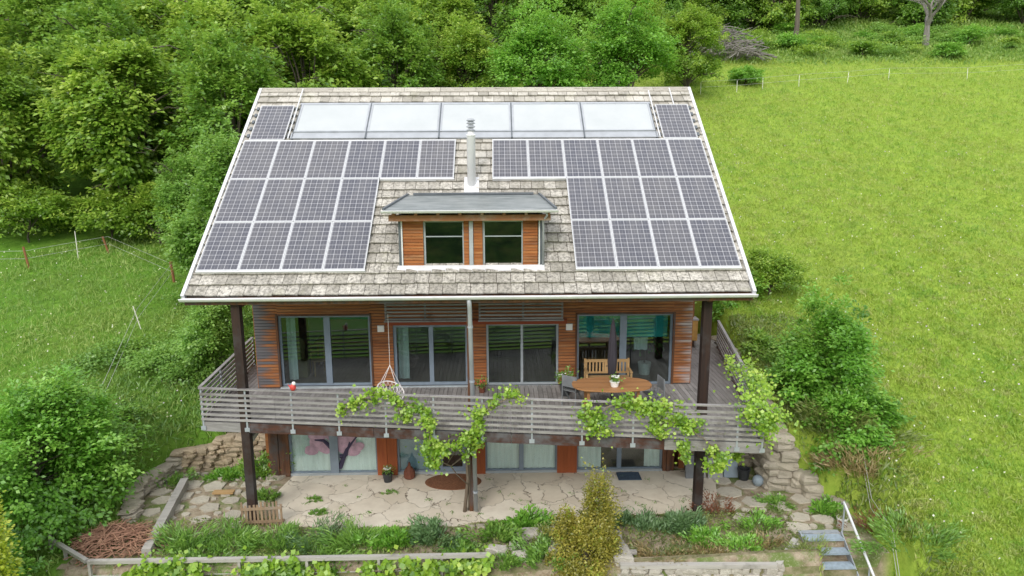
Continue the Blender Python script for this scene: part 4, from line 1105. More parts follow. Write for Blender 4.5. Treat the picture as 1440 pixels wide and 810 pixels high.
# ------------------------------------------------------------------ leaf helpers for small plants
def path_leaves(pts, n, spread, L, sag=.3):
    spread = spread * .95
    P3 = np.array(pts, float); seg = RS.integers(0, len(P3) - 1, n); f = RS.uniform(0, 1, (n, 1))
    ncl = max(6, n // 28); cs = RS.integers(0, len(P3) - 1, ncl); cf = RS.uniform(0, 1, (ncl, 1))
    cl = P3[cs] * (1 - cf) + P3[cs + 1] * cf + RS.normal(size=(ncl, 3)) * spread * [.8, .5, .8]
    i = RS.integers(0, ncl, n); c = cl[i] + RS.normal(size=(n, 3)) * spread * np.where(RS.uniform(0, 1, (n, 1)) < .18, 1.4, .5)
    ct = np.clip(RS.normal(.5, .2, ncl), 0, 1)[i] + RS.normal(0, .12, n)
    D = RS.normal(size=(n, 3)) * [1, 1, .5]; D[:, 2] -= sag; D[:, 1] -= .2
    N = np.array([0, -.75, .8]) + RS.normal(size=(n, 3)) * .45
    return c, D, N, ct
def vine(name, label, paths, per, spread=.14, L=.085, mat='leaf_vine', cat='climbing vine', stem=True, group=None):
    o0 = paths[0][0]; o = thing(name, label, cat, o0, 0, group)
    A = [path_leaves(p, int(per * 1.5 * len(p)), spread, L) for p in paths]
    P, D, N, T = [np.concatenate([a[k] for a in A]) for k in range(4)]
    LL = L * RS.uniform(.6, 1.25, len(P))
    part('foliage', None, None, o, me=leaf_mesh('foliage', P, D, N, LL, LL * .95, T, mat, o0))
    if stem:
        mb = MB()
        for p in paths:
            q = []
            for a, b in zip(p[:-1], p[1:]):
                for k in range(4):
                    f = k / 4; q.append([a[i] * (1 - f) + b[i] * f + rnd.uniform(-.04, .04) for i in range(3)])
            q.append(p[-1]); mb.tube(q, .013, 5)
        part('stem', mb, 'vine_wood', o, o0)
    return o
vine('climbing_vine', 'short lime green vine on the rail left of the hanging chair', [[[-3.0, -.3, 2.15], [-2.68, -.36, 2.33], [-2.32, -.42, 2.55], [-2.09, -.45, 2.7]]], 75, .09)
vine('climbing_vine', 'lime green vine draped over the rail under the hanging chair', [[[-1.9, -.46, 2.68], [-1.56, -.5, 2.4], [-1.4, -.52, 2.0]], [[-1.5, -.5, 2.35], [-.95, -.56, 2.36], [-.83, -.58, 1.9]]], 90, .1)
vine('climbing_vine', 'lime green vine climbing from the patio up the thin centre post and along the balcony', [[[-.83, -.58, 1.95], [-.86, -.58, 1.42], [-.75, -.58, 1.0], [-.6, -.5, .85]], [[-.86, -.58, 1.4], [-.49, -.62, 1.25], [-.06, -.68, 1.5], [.15, -.7, 1.65]], [[.05, -.5, 1.1], [.2, -.6, 1.5], [.3, -.72, 1.85], [.42, -.75, 2.3], [.79, -.8, 2.5], [1.3, -.85, 2.8]]], 100, .11)
mb = MB(); mb.tube([(-.1, .55, G), (.0, .5, 0), (-.02, .35, .8), (.1, -.1, 1.35), (.2, -.55, 1.6)], [.05, .04, .035, .025, .015], 7); mb.tube([(.02, .62, G), (.05, .5, .5), (.03, .4, 1.2)], [.035, .03, .02], 6); mb.tube([(-.05, .3, .75), (-.4, .1, .55), (-.6, -.2, .8), (-.75, -.45, 1.0)], [.025, .02, .016, .01], 6); mb.tube([(-.5, .0, .6), (-.35, -.1, .9), (-.2, -.3, 1.15)], .012, 5); mb.tube([(.0, .4, -.1), (-.25, .3, .2), (-.42, .15, .55)], .015, 5)
solo('vine_trunk', mb, 'vine_wood', 'twisted bare vine trunk beside the drainpipe', 'vine trunk', (0, .5, G), smooth=True)
vine('climbing_vine', 'wide lime green vine hanging along the rail below the dining table', [[[2.74, -1.07, 2.44], [2.95, -1.1, 2.2], [3.2, -1.13, 1.95]], [[3.0, -1.1, 2.3], [3.41, -1.15, 2.58], [3.85, -1.2, 2.68], [4.25, -1.25, 2.45], [4.64, -1.3, 2.62]], [[4.3, -1.28, 2.35], [4.42, -1.28, 2.08], [4.9, -1.34, 2.3], [5.2, -1.38, 2.05]]], 125, .12)
vine('climbing_vine', 'lime green vine trailing below the fascia in front of the dark post', [[[5.2, -1.38, 2.0], [5.61, -1.42, 1.72], [5.85, -1.44, 1.5], [5.7, -1.4, 1.2], [5.4, -1.4, 1.15]], [[5.0, -1.35, 1.55], [5.1, -1.36, 1.4]]], 60, .1)
vine('climbing_vine', 'bushy lime green vine covering the right corner of the balcony rail', [[[7.1, 1.4, 2.75], [6.95, .4, 2.75], [6.85, -.6, 2.75], [6.75, -1.4, 2.7]], [[6.2, -1.5, 2.45], [6.6, -1.55, 2.6], [7.0, -1.5, 2.4], [6.85, -1.5, 2.05]]], 150, .17)
vine('climbing_vine', 'small hanging vine tuft under the right end of the deck', [[[6.25, -.9, 1.3], [6.5, -.8, 1.1]]], 45, .08)
# vines below the foreground rail
for x0, x1, lab in ((-7.3, -5.7, 'yellow green vine leaves under the left part of the trellis rail'), (-4.9, -3.0, 'yellow green vine leaves under the middle of the trellis rail'), (-2.2, .5, 'yellow green vine leaves under the right end of the trellis rail')):
    vine('trellis_vine', lab, [[[x0, TY - .05, -.95], [(x0 + x1) / 2, TY - .12, -.82], [x1, TY - .05, -.95]], [[x0, TY - .15, -1.2], [x1, TY - .15, -1.15]]], 190, .13, .13)

# ------------------------------------------------------------------ bushes
def bush(name, label, base, cen, rad, L, mat, nleaf, cat='bush', group=None, trunk=True, org=None, **kw):
    o = thing(name, label, cat, base, 0, group)
    me, lc = crown('crown', cen, rad, L, mat, org=base, nleaf=nleaf, **{**dict(wild=.08, ani=.15), **kw})
    part('crown', None, None, o, me=me)
    if trunk: part('trunk', trunk_mb(base, lc, kw.get('tr', .05)), 'bark', o, base)
    return o
def gb(x, y): return (x, y, H(x, y))
rb_ = bush('deciduous_bush', 'big bright green bush on the slope right of the balcony', gb(10.5, 2.8), (10.25, 2.7, 1.6), (1.75, 1.5, 2.75), .11, 'leaf_bush', 36000, nl=24, nc=24, clump=.17, lobe=.36, low=-.8)
me, _ = crown('crown', (10.45, 1.5, .75), (1.65, .95, 1.35), .11, 'leaf_bush', org=rb_.location, nleaf=14000, nl=16, nc=22, clump=.2, lobe=.38, low=-.8, wild=.08, ani=.15); part('crown', None, None, rb_, me=me)
bush('deciduous_bush', 'large bright green bush at the lower left below the slope meadow', gb(-11.0, .6), (-10.8, .2, .35), (2.5, 2.5, 2.45), .11, 'leaf_bush', 42000, nl=30, nc=24, clump=.15, lobe=.34, low=-.6)
bush('deciduous_bush', 'smaller green bush between the large lower left bush and the twig heap', gb(-10.3, -2.0), (-10.5, -2.3, -.9), (1.2, .9, 1.3), .1, 'leaf_bush', 9000, nl=14, nc=20, clump=.2, lobe=.4, low=-.5)
bush('yellow_conifer', 'yellow green conifer cut off by the lower left edge', gb(-9.5, -3.2), (-9.52, -3.2, .45), (.68, .6, 2.45), .08, 'leaf_yellow', 9000, cat='conifer', nl=22, nc=22, clump=.18, lobe=.4, low=-.95, droop=.1, flat=1., ani=.1, wild=.05)
o = bush('golden_conifer', 'tall bushy golden green conifer in front of the patio', (2.8, -1.75, -1.8), (2.72, -1.75, -.85), (.88, .65, 1.0), .06, 'leaf_gold', 20000, cat='conifer', nl=22, nc=26, clump=.17, lobe=.36, low=-.8, droop=.1, flat=1.1)
me, _ = crown('crown', (3.05, -1.65, .1), (.36, .32, 1.0), .055, 'leaf_gold', org=(2.8, -1.75, -1.8), nleaf=6000, nl=14, nc=16, clump=.3, lobe=.42, droop=.1, flat=1.1, low=-.9); part('crown', None, None, o, me=me)
me, _ = crown('crown', (2.3, -1.65, -.3), (.34, .3, .62), .055, 'leaf_gold', org=(2.8, -1.75, -1.8), nleaf=2500, nl=9, nc=12, clump=.3, lobe=.45, droop=.1, flat=1.1, low=-.9); part('crown', None, None, o, me=me)
bush('deciduous_bush', 'loose green bush behind the right end of the side rail', gb(9.3, 8.3), (9.3, 8.2, 2.9), (1.1, 1.1, 1.25), .11, 'leaf_bush', 9000, nl=14, nc=20, clump=.2, low=-.6)
bush('feathery_bush', 'yellowish feathery bush above the boulder wall beside the eave', gb(10.6, 8.4), (10.7, 8.4, 3.6), (1.3, 1.1, 1.25), .09, 'leaf_wood', 9500, nl=14, nc=20, clump=.2, low=-.6, droop=.9)
bush('deciduous_bush', 'dark shaded bush low beside the boulder wall', gb(9.5, 5.6), (9.4, 5.4, 1.75), (.75, 1.2, .8), .09, 'leaf_deep', 5500, nl=12, nc=16, clump=.25, low=-.6)
bush('deciduous_bush', 'green bush rising between the balcony corner and the roof edge at the left', gb(-8.7, 6.4), (-8.5, 6.4, 2.0), (1.15, 1.4, 2.2), .1, 'leaf_pale', 16000, nl=20, nc=20, clump=.2, low=-.8)
bush('deciduous_bush', 'low green bush under the left end of the balcony', gb(-7.6, 4.5), (-7.4, 4.4, .5), (.7, .6, .8), .09, 'leaf_deep', 4500, nl=12, nc=14, clump=.25, low=-.6)
bush('deciduous_bush', 'pale green tall shrub against the left roof edge', gb(-9.6, 11.5), (-9.6, 11.6, 5.5), (1.9, 1.9, 4.4), .14, 'leaf_pale', 32000, nl=40, nc=22, clump=.15, lobe=.32, low=-.9)
bush('deciduous_bush', 'pale shrub between the wood and the left roof edge, below the tall one', gb(-11.6, 13.0), (-11.5, 13.0, 4.6), (1.7, 1.5, 2.1), .14, 'leaf_pale', 12000, nl=20, nc=20, clump=.18, lobe=.34, low=-.8)
# bed plants
def tuftplant(label, x, y, r, h, mat, n, L=.1, asp=.28, name='garden_plant', up=1.0, cat='plant', group=None, z=None, flowers=None):
    b = (x, y, H(x, y) if z is None else z)
    n = int(n * (.62 if y < 0 else 1))
    o = thing(name, label, cat, b, 0, group)
    a = RS.uniform(0, 2 * np.pi, n); q = np.sqrt(RS.uniform(0, 1, n)) * r; k = RS.uniform(.1, 1, n)
    ncl = 9; ncl = 14; cx_ = RS.normal(size=(ncl, 2)) * r * [.8, .5]; ci = RS.choice(ncl, n, p=(lambda w: w / w.sum())(RS.uniform(.2, 1.6, ncl))); ch = RS.uniform(.25, 1.15, ncl)[ci]
    P = np.stack([cx_[ci, 0] + RS.normal(0, r * .22, n), cx_[ci, 1] + RS.normal(0, r * .2, n), h * k * ch], 1)
    D = np.stack([P[:, 0], P[:, 1], np.full(n, r * up)], 1) + RS.normal(size=(n, 3)) * r * .4
    N = RS.normal(size=(n, 3)) + [0, -.3, .5 / max(.3, up)]
    T = .25 + .5 * k + RS.normal(0, .13, n) + RS.uniform(-.15, .15, ncl)[ci]
    LL = L * RS.uniform(.6, 1.3, n)
    part('foliage', None, None, o, me=leaf_mesh('foliage', P, D, N, LL, LL * asp, T, mat))
    if flowers:
        m2 = MB()
        for _ in range(flowers[1]):
            m2.lathe([(0, 0), (.03, .015), (0, .03)], (rnd.gauss(0, r * .4), rnd.gauss(0, r * .4), h * rnd.uniform(.8, 1.1)), 6)
        part('blossoms', m2, flowers[0], o)
    return o
TP = tuftplant
TP('tall grassy tuft in the bed behind the left trellis, nearest the kerb board', -6.6, -.95, .5, .5, 'leaf_herb', 2600, .2, .12, name='grass_clump')
TP('long grass below the wooden picket pallet', -5.6, -.85, .55, .5, 'leaf_herb', 3000, .2, .12, name='grass_clump')
TP('dense grass tuft right of the wooden picket pallet', -4.5, -.9, .55, .45, 'leaf_herb', 3000, .18, .12, name='grass_clump')
TP('bluish lavender clump in front of the patio between grass tufts', -3.5, -.85, .5, .5, 'leaf_blue', 2200, .14, .14, name='lavender')
TP('wild grass with thin stalks in the middle of the long bed', -2.6, -.8, .5, .55, 'leaf_herb', 2800, .2, .1, name='grass_clump')
TP('round bright green perennial in the long bed', -1.7, -.85, .48, .42, 'leaf_bush', 2600, .12, .4)
TP('round bluish green perennial at the right end of the long bed', -.75, -.75, .45, .5, 'leaf_blue', 3000, .12, .3)
TP('green weeds behind the right end of the trellis rail', -.1, -1.35, .4, .25, 'leaf_herb', 1300, .11, .35)
TP('low green herbs along the trellis behind the lavender', -3.3, -1.45, .6, .22, 'leaf_herb', 1700, .11, .3)
TP('low weeds along the trellis near the twig heap', -6.2, -1.5, .7, .22, 'leaf_herb', 1800, .11, .3)
TP('leafy green plant right of the drainpipe foot', .75, -.55, .42, .42, 'leaf_herb', 2000, .12, .4)
TP('bright leafy plant at the patio edge above the rockery', 1.45, -.2, .4, .4, 'leaf_bush', 1900, .12, .45)
TP('grey green plant growing among the rockery stones', 1.9, -.95, .4, .35, 'leaf_olive', 1700, .1, .3)
TP('green plant low in the rockery left of the golden conifer', 1.9, -1.75, .45, .4, 'leaf_herb', 1700, .11, .35)
TP('small plant by the trellis end in the rockery', .9, -1.75, .35, .35, 'leaf_herb', 1200, .11, .35)
TP('dark green plant just right of the golden conifer', 3.75, -.15, .4, .35, 'leaf_blue', 1600, .11, .3)
TP('green perennials left in the right flower bed', 4.4, -.45, .5, .3, 'leaf_blue', 2200, .11, .25)
TP('tall blue green plant in the middle of the right flower bed', 5.3, -.55, .42, .5, 'leaf_blue', 2400, .15, .16)
TP('bright green plant beside the tall blue green plant', 5.75, -.95, .3, .3, 'leaf_bush', 1200, .12, .3)
TP('low green cushion plant at the right of the flower bed', 6.5, -1.3, .42, .22, 'leaf_bush', 1800, .1, .35)
TP('dry brown grass patch at the front of the flower bed', 4.6, -1.45, .55, .2, 'leaf_dry', 1700, .13, .14, name='dry_grass')
TP('reddish dry plants in the middle of the flower bed', 5.6, -1.5, .6, .16, 'leaf_dry', 1600, .12, .14, name='dry_grass')
TP('dry plant patch at the right corner of the flower bed', 7.0, -1.2, .4, .2, 'leaf_dry', 1000, .12, .16, name='dry_grass')
TP('bright green sprawling weed beside the flagstone path', 7.15, -.35, .35, .3, 'leaf_bush', 1500, .1, .35)
TP('bare reddish shrub beside the foot of the dark post', 6.35, .35, .32, .55, 'leaf_red', 500, .09, .3, name='small_shrub')
TP('green plant by the foot of the dark post', 5.4, .0, .28, .25, 'leaf_blue', 800, .1, .3)
TP('dry grass tuft left of the metal steps', 7.95, -1.6, .4, .45, 'leaf_olive', 1700, .14, .1, name='grass_clump')
TP('small green weeds at the base of the boulder wall', 8.2, .8, .3, .18, 'leaf_herb', 800, .1, .35)
TP('bright green weeds on the rubble slope under the boulders', 9.2, .35, .3, .3, 'leaf_bush', 900, .11, .35)
TP('yellow green ground plant below the dry stone wall', -7.1, 2.8, .4, .28, 'leaf_bush', 1600, .1, .4)
TP('green plant beside the left post on the patio edge', -5.5, 1.5, .26, .25, 'leaf_herb', 700, .1, .4)
TP('green plant growing on top of the left rubble edge', -8.5, 2.3, .35, .35, 'leaf_herb', 1100, .1, .4)
TP('ivy like plant under the left end of the deck', -6.1, 2.7, .35, .75, 'leaf_deep', 1500, .1, .5)
TP('small green weed tuft in the patio joints left', -4.26, 1.31, .13, .08, 'leaf_herb', 260, .07, .4, z=G + .036, name='weed_tuft')
TP('larger green weed tuft near the patio edge left', -3.9, .55, .17, .08, 'leaf_herb', 340, .07, .4, z=G + .036, name='weed_tuft')
TP('tiny weed in the patio joint below the flower bucket', -2.2, 1.6, .1, .06, 'leaf_herb', 140, .06, .4, z=G + .036, name='weed_tuft')
TP('dry brown wild growth on the slope above the metal steps', 10.3, .6, .9, .7, 'leaf_dry', 3200, .2, .1, name='wild_growth')
TP('rust coloured dead plant beside the handrail', 9.9, -.6, .35, .5, 'leaf_red', 800, .16, .12, name='dead_plant')
TP('tangled olive growth under the big right bush', 10.0, 1.6, .8, .7, 'leaf_olive', 3200, .16, .15, name='wild_growth')
TP('green growth on the bank right of the metal steps', 10.2, -1.8, .7, .4, 'leaf_herb', 2200, .15, .2, name='wild_growth')
rg = random.Random(77)
n = 900; xy = []
for _ in range(60):
    cx_, cy_ = rg.uniform(-5, 6.6), rg.uniform(-.1, 1.6) if rg.random() < .7 else rg.uniform(-.1, 2.6)
    if sd(cx_, cy_, pf) > -.03: continue
    for _ in range(14): xy.append((cx_ + rg.gauss(0, .05), cy_ + rg.gauss(0, .05), G + .05))
P = np.array(xy); n = len(P)
o = part('joint_weeds', None, None, None, me=leaf_mesh('joint_weeds', P, RS.normal(size=(n, 3)) + [0, 0, .6], RS.normal(size=(n, 3)) * .5 + [0, 0, 1], .045, .02, RS.uniform(0, .8, n), 'leaf_herb')); o['kind'] = 'stuff'; o['label'] = 'tiny weeds in the joints of the patio'
# dry weeds carpet in bed soil: stuff
n = 9000
P = np.stack([RS.uniform(-9, 8.3, n), RS.uniform(-1.75, .35, n), np.zeros(n)], 1)
keep = [(sd(a, b) < 0) and not (sd(a, b, pf) < .08) and (sd(a, b) < -.05) and not (8.2 < a < 9.7 and b < 0) for a, b, _ in P]
P = P[np.array(keep)]; n = len(P); P[:, 2] = G + .05 + RS.uniform(0, .05, n)
o = part('ground_cover', None, None, None, me=leaf_mesh('ground_cover', P, RS.normal(size=(n, 3)) * [1, 1, .5] + [0, 0, .8], RS.normal(size=(n, 3)) + [0, 0, .6], .1, .035, np.clip(.5 + .35 * np.sin(P[:, 0] * 2.3) + RS.normal(0, .2, n), 0, 1), 'leaf_olive')); o['kind'] = 'stuff'; o['label'] = 'low weeds over the garden soil'

# twig heap
mb = MB(); rg = random.Random(4)
for _ in range(420):
    a = rg.random() * 6.28; q = rg.random() ** .5; x, y = q * .95 * math.cos(a), q * .65 * math.sin(a); z = .1 + .42 * (1 - q * q) * rg.uniform(.4, 1.1)
    b = rg.random() * 6.28; l = rg.uniform(.15, .38); dz = rg.uniform(-.08, .1)
    mb.tube([(x - l * math.cos(b), y - l * math.sin(b), max(.02, z - dz)), (x, y, z + .04), (x + l * math.cos(b), y + l * math.sin(b), max(.02, z + dz))], [.012, .01, .005], 4)
solo('twig_heap', mb, 'twig_wood', 'heap of reddish brown cut twigs in the left corner of the garden', 'twig heap', (-8.3, -.85, G), world=False)
mb = MB()
for _ in range(260):
    a = rg.random() * 6.28; q = rg.random() ** .5; x, y = q * 2.3 * math.cos(a), q * 1.4 * math.sin(a); z = .3 + 1.5 * (1 - q * q) * rg.uniform(.3, 1.1)
    b = rg.random() * 6.28; l = rg.uniform(.5, 1.3); dz = rg.uniform(-.4, .5)
    mb.tube([(x - l * math.cos(b), y - l * math.sin(b), max(.02, z - dz)), (x, y, z + .1), (x + l * math.cos(b), y + l * math.sin(b), max(.02, z + dz))], [.03, .025, .01], 4)
solo('brushwood_pile', mb, 'grey_bark', 'big grey pile of dead branches at the meadow edge behind the roof', 'brushwood pile', (20.6, 46.0, H(20.6, 46) - .1), world=False).scale = (1.35, 1.2, 1.5)

# ------------------------------------------------------------------ trees of the wood
def twigs_mb(mb, h, r, seed, n=9):
    rg = random.Random(seed)
    for _ in range(n):
        a = rg.random() * 6.28; z = rg.uniform(.25, .9) * h; q = r * math.sqrt(max(.05, 1 - ((z / h - .52) / .52) ** 2))
        p = Vector((q * .45 * math.cos(a), q * .45 * math.sin(a), z)); e = Vector((q * rg.uniform(.85, 1.08) * math.cos(a + .2), q * rg.uniform(.85, 1.08) * math.sin(a + .2), z + rg.uniform(-.4, .9)))
        m = (p + e) / 2 + Vector((0, 0, .25)); mb.tube([p, m, e], [.05, .03, .012], 5)
        for _ in range(3):
            f = rg.uniform(.4, .9); s_ = p.lerp(e, f); mb.tube([s_, s_ + Vector((rg.uniform(-.6, .6), rg.uniform(-.6, .6), rg.uniform(-.2, .5)))], [.02, .008], 4)
    return mb
def proto_tree(label, mat, h, r, L, nleaf, name='broadleaf_tree', **kw):
    o = thing(name, label, 'tree', (0, 0, 0))
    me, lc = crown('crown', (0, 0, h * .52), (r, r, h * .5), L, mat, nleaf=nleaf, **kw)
    part('crown', None, None, o, me=me); part('trunk', twigs_mb(trunk_mb((0, 0, 0), lc, .2), h, r, int(h * r)), 'bark', o)
    return o
US = ['leafy green bush at the front edge of the wood, leftmost of the row', 'leafy bush under the broad overhanging tree at the left fence', 'leafy bush behind the thin white stake at the left fence', 'leafy bush between the short orange stake and the rusty stake', 'leafy bush behind the rusty stake near the left roof edge']
for (x, y, r, hh), lab in zip([(-26.5, 17.6, 2.2, 1.8), (-22.3, 18.4, 2.4, 1.9), (-18.6, 18.9, 2.0, 1.6), (-15.8, 18.2, 2.0, 1.7), (-13.6, 16.6, 1.8, 1.8)], US):
    bush('deciduous_bush', lab, gb(x, y), (x, y, H(x, y) + hh * .7), (r, r * .8, hh), .17, 'leaf_wood', 7000, nl=16, nc=18, clump=.2, low=-.6, group='bushes at the foot of the wood')
protos = [proto_tree('a', 'leaf_wood', 12, 4.2, .26, 42000, nl=46, nc=24, clump=.14, lobe=.26, low=-.9, droop=.9, flat=.3),
          proto_tree('b', 'leaf_deep', 12, 4.0, .24, 36000, nl=42, nc=24, clump=.13, lobe=.27, low=-.9, droop=.6, flat=.4),
          proto_tree('c', 'leaf_wood', 9, 3.6, .2, 34000, nl=36, nc=24, clump=.13, lobe=.3, low=-.8, droop=.5, flat=.5),
          proto_tree('d', 'leaf_bush', 8, 3.6, .2, 30000, nl=30, nc=26, clump=.13, lobe=.34, low=-.8, droop=.3, flat=.6),
          proto_tree('e', 'leaf_pale', 9, 3.4, .2, 30000, nl=34, nc=22, clump=.14, lobe=.3, low=-.8, droop=.6, flat=.5)]
used = [False] * 5
def tree(k, x, y, s, rz, label, group, zs=1., dz=0.):
    loc = (x, y, H(x, y) - .1 + dz - (1.3 * s if k < 2 else .5 * s))
    sc = (s, s, s * zs)
    if not used[k]:
        o = protos[k]; used[k] = True; o.location = loc; o.rotation_euler = (0, 0, rz); o.scale = sc; o['label'] = label; o['group'] = group; return o
    return dup(protos[k], loc, rz, label, group, sc)
GW = 'trees of the wood'
tree(0, -24.5, 20.5, 1.0, .3, 'leftmost yellow green tree at the front edge of the wood above the left fence', GW)
tree(0, -18.0, 20.8, 1.0, 2.1, 'broad layered tree overhanging the middle of the left fence', GW)
tree(1, -12.8, 20.0, .95, 1.0, 'dark tree between the overhanging fence tree and the pale shrubs', GW)
tree(4, -13.5, 16.6, .55, 4.0, 'small pale tree standing in front of the wood near the left roof edge', GW)
tree(1, -21.0, 25.5, 1.05, 3.3, 'dark tree filling the gap behind the left fence trees', GW)
back = [(-31, 25, 1.15, 0), (-27, 31, 1.2, 1), (-21.5, 31, 1.1, 0), (-15.5, 27, 1.1, 0), (-10.0, 26, 1.05, 0), (-5.5, 30, .9, 1), (-17, 36, 1.2, 1), (-10.5, 35, 1.1, 0), (-34, 35, 1.3, 0), (-26, 40, 1.3, 0), (-4, 39, 1.0, 0), (-18, 45, 1.3, 0), (-9, 46, 1.25, 1), (-38, 45, 1.5, 1), (-29, 52, 1.5, 1)]
for i, (x, y, s, k) in enumerate(back): tree(k, x, y, s, i * 1.7, 'tall green tree deep in the dense wood left of and behind the house', 'trees deep in the wood')
tree(2, -1.2, 32.5, .9, .4, 'yellowish tree above the left half of the ridge', GW)
tree(2, -5.3, 33.5, .85, 2.4, 'olive green tree left of the yellowish tree above the ridge', GW)
tree(2, -8.4, 27.5, .8, 5.1, 'low tree directly behind the left end of the ridge', GW)
tree(3, 3.4, 29.0, 1.0, .4, 'large rounded bright green tree rising behind the centre of the ridge', GW)
tree(3, 9.3, 30.0, .95, 2.9, 'rounded bright green tree behind the right part of the ridge', GW)
tree(2, 14.2, 34.0, .75, 1.2, 'green tree behind the right end of the ridge beside the brushwood', GW)
tree(2, 11.5, 41.0, .9, 3.0, 'light green layered tree above the right rounded tree', GW)
tree(1, 5.5, 41.0, .95, 5.0, 'dark tree between the two light trees above the ridge', GW)
tree(1, .8, 43.5, 1.1, 2.0, 'dark green tree behind the yellowish tree above the ridge', GW)
tree(4, -3.0, 26.0, .3, 2.0, 'small yellow green shrub just above the ridge left of the chimney', 'bushes', 1.1)
rt = [(16, 50, 1.0, 1), (21, 53.5, 1.0, 1), (25.5, 56, .9, 2), (30.5, 56, 1.05, 1), (36, 57, 1.0, 2), (41.5, 60, 1.1, 1), (47, 57, 1.0, 1), (53, 60, 1.2, 1), (59, 58, 1.1, 1), (12, 55, 1.2, 1), (20, 62, 1.3, 1), (28, 64, 1.3, 1), (37, 66, 1.3, 1), (46, 68, 1.3, 1), (56, 69, 1.4, 1), (66, 64, 1.4, 1), (3, 55, 1.3, 0), (-8, 58, 1.4, 1)]
for i, (x, y, s, k) in enumerate(rt): tree((4, 2, 1, 0)[i % 4], x, y + 5, s * 1.1, i * 2.3, 'dark green tree in the shaded wood at the top of the meadow', 'trees at the top of the meadow', 1., -1.6 * s)
# shrubs at the meadow edge
sh = [(33.5, 48.0, .34, 2, 'dark round shrub in the rough grass at the top of the meadow'), (41.0, 47.2, .34, 3, 'green shrub right of the dark round shrub at the top of the meadow'), (19.8, 38.5, .32, 3, 'leafy shrub in front of the brushwood pile'), (46.5, 53, .45, 3, 'bright shrub under the dark wood near the upper right corner'), (28.0, 50.5, .4, 3, 'bright spreading shrub below the dark wood right of the brushwood'), (15.3, 38.5, .4, 2, 'shrub between the ridge end and the brushwood pile'), (49.5, 46.5, .28, 1, 'small dark shrub at the far right of the meadow edge'), (37.5, 51, .4, 2, 'shrub left of the dead grey tree')]
sp = []
for i, (x, y, s, k, lab) in enumerate(sh):
    rr = s * 4.2
    bush('meadow_shrub', lab, gb(x, y), (x, y, H(x, y) + rr * .35), (rr, rr * .8, rr * .7), .17, ['', 'leaf_deep', 'leaf_deep', 'leaf_bush'][k], 3200, nl=13, nc=14, clump=.3, lobe=.42, low=-.3, group='shrubs along the meadow edge')
rg = random.Random(44)
for i in range(70):
    x = rg.uniform(14, 58); y = 46.5 + 11 * rg.random() ** .8 + (x - 15) * .08; rr = rg.uniform(.6, 1.7)
    bush('undergrowth_bush', 'low tangled bramble bush in the rough grass at the top of the meadow', gb(x, y), (x, y, H(x, y) + rr * .2), (rr * 1.3, rr, rr * .6), .16, rg.choice(['leaf_herb', 'leaf_wood', 'leaf_pale', 'leaf_bush']), 1100, nl=9, nc=9, clump=.4, lobe=.5, low=-.2, group='brambles at the top of the meadow', trunk=False)
rg = random.Random(19)
for i in range(16):
    x = rg.uniform(-13.5, -8.2) ; y = rg.uniform(1.5, 13) ; x = min(x, -8.4 if y < 6 else -7.2)
    if y < 3.5: x = min(x, -9.6)
    rr = rg.uniform(.45, .9)
    bush('nettle_patch', 'leafy tangle of nettles and brambles in the long grass just left of the house', gb(x, y), (x, y, H(x, y) + rr * .25), (rr * 1.4, rr * 1.2, rr * .55), .1, rg.choice(['leaf_herb', 'leaf_deep', 'leaf_herb', 'leaf_pale']), 1800, nl=10, nc=10, clump=.42, lobe=.5, low=-.2, group='nettle and bramble patches left of the house', trunk=False)
for x, y, lab in ((9.6, 3.2, 'grassy green growth on the bank just right of the boulder wall'), (9.9, 4.6, 'green growth on the bank behind the big right bush'), (9.7, 1.9, 'green growth on the bank between boulders and dry stalks')):
    TP(lab, x, y, .6, .4, 'leaf_herb', 1800, .16, .15, name='wild_growth')
# dead grey tree
mb = MB(); rg = random.Random(6)
def branch(p, d, l, r, dep):
    q = p + d * l; m = (p + q) / 2 + Vector((rg.uniform(-.1, .1), rg.uniform(-.1, .1), rg.uniform(-.05, .1))) * l
    mb.tube([p, m, q], [r, r * .8, r * .6], 6)
    if dep == 0: return
    for _ in range(3 if dep > 1 else 4):
        nd = (d + Vector((rg.uniform(-.9, .9), rg.uniform(-.9, .9), rg.uniform(-.35, .5)))).normalized(); branch(q, nd, l * rg.uniform(.6, .85), r * .55, dep - 1)
branch(Vector((0, 0, 0)), Vector((.03, 0, 1)), 2.2, .38, 5)
solo('dead_tree', mb, 'grey_bark', 'bare grey tree with tangled branches at the top right of the meadow', 'tree', (41.5, 52.0, H(41.5, 52) - .2), world=False)
mb = MB(); mb.tube([(0, 0, -.3), (.15, 0, 2), (.1, .1, 5)], [.3, .24, .18], 8)
solo('tree_trunk', mb, 'bark', 'dark leaning trunk standing at the wood edge right of the brushwood', 'tree trunk', (29.0, 52.0, H(29.0, 52.0)), world=False)

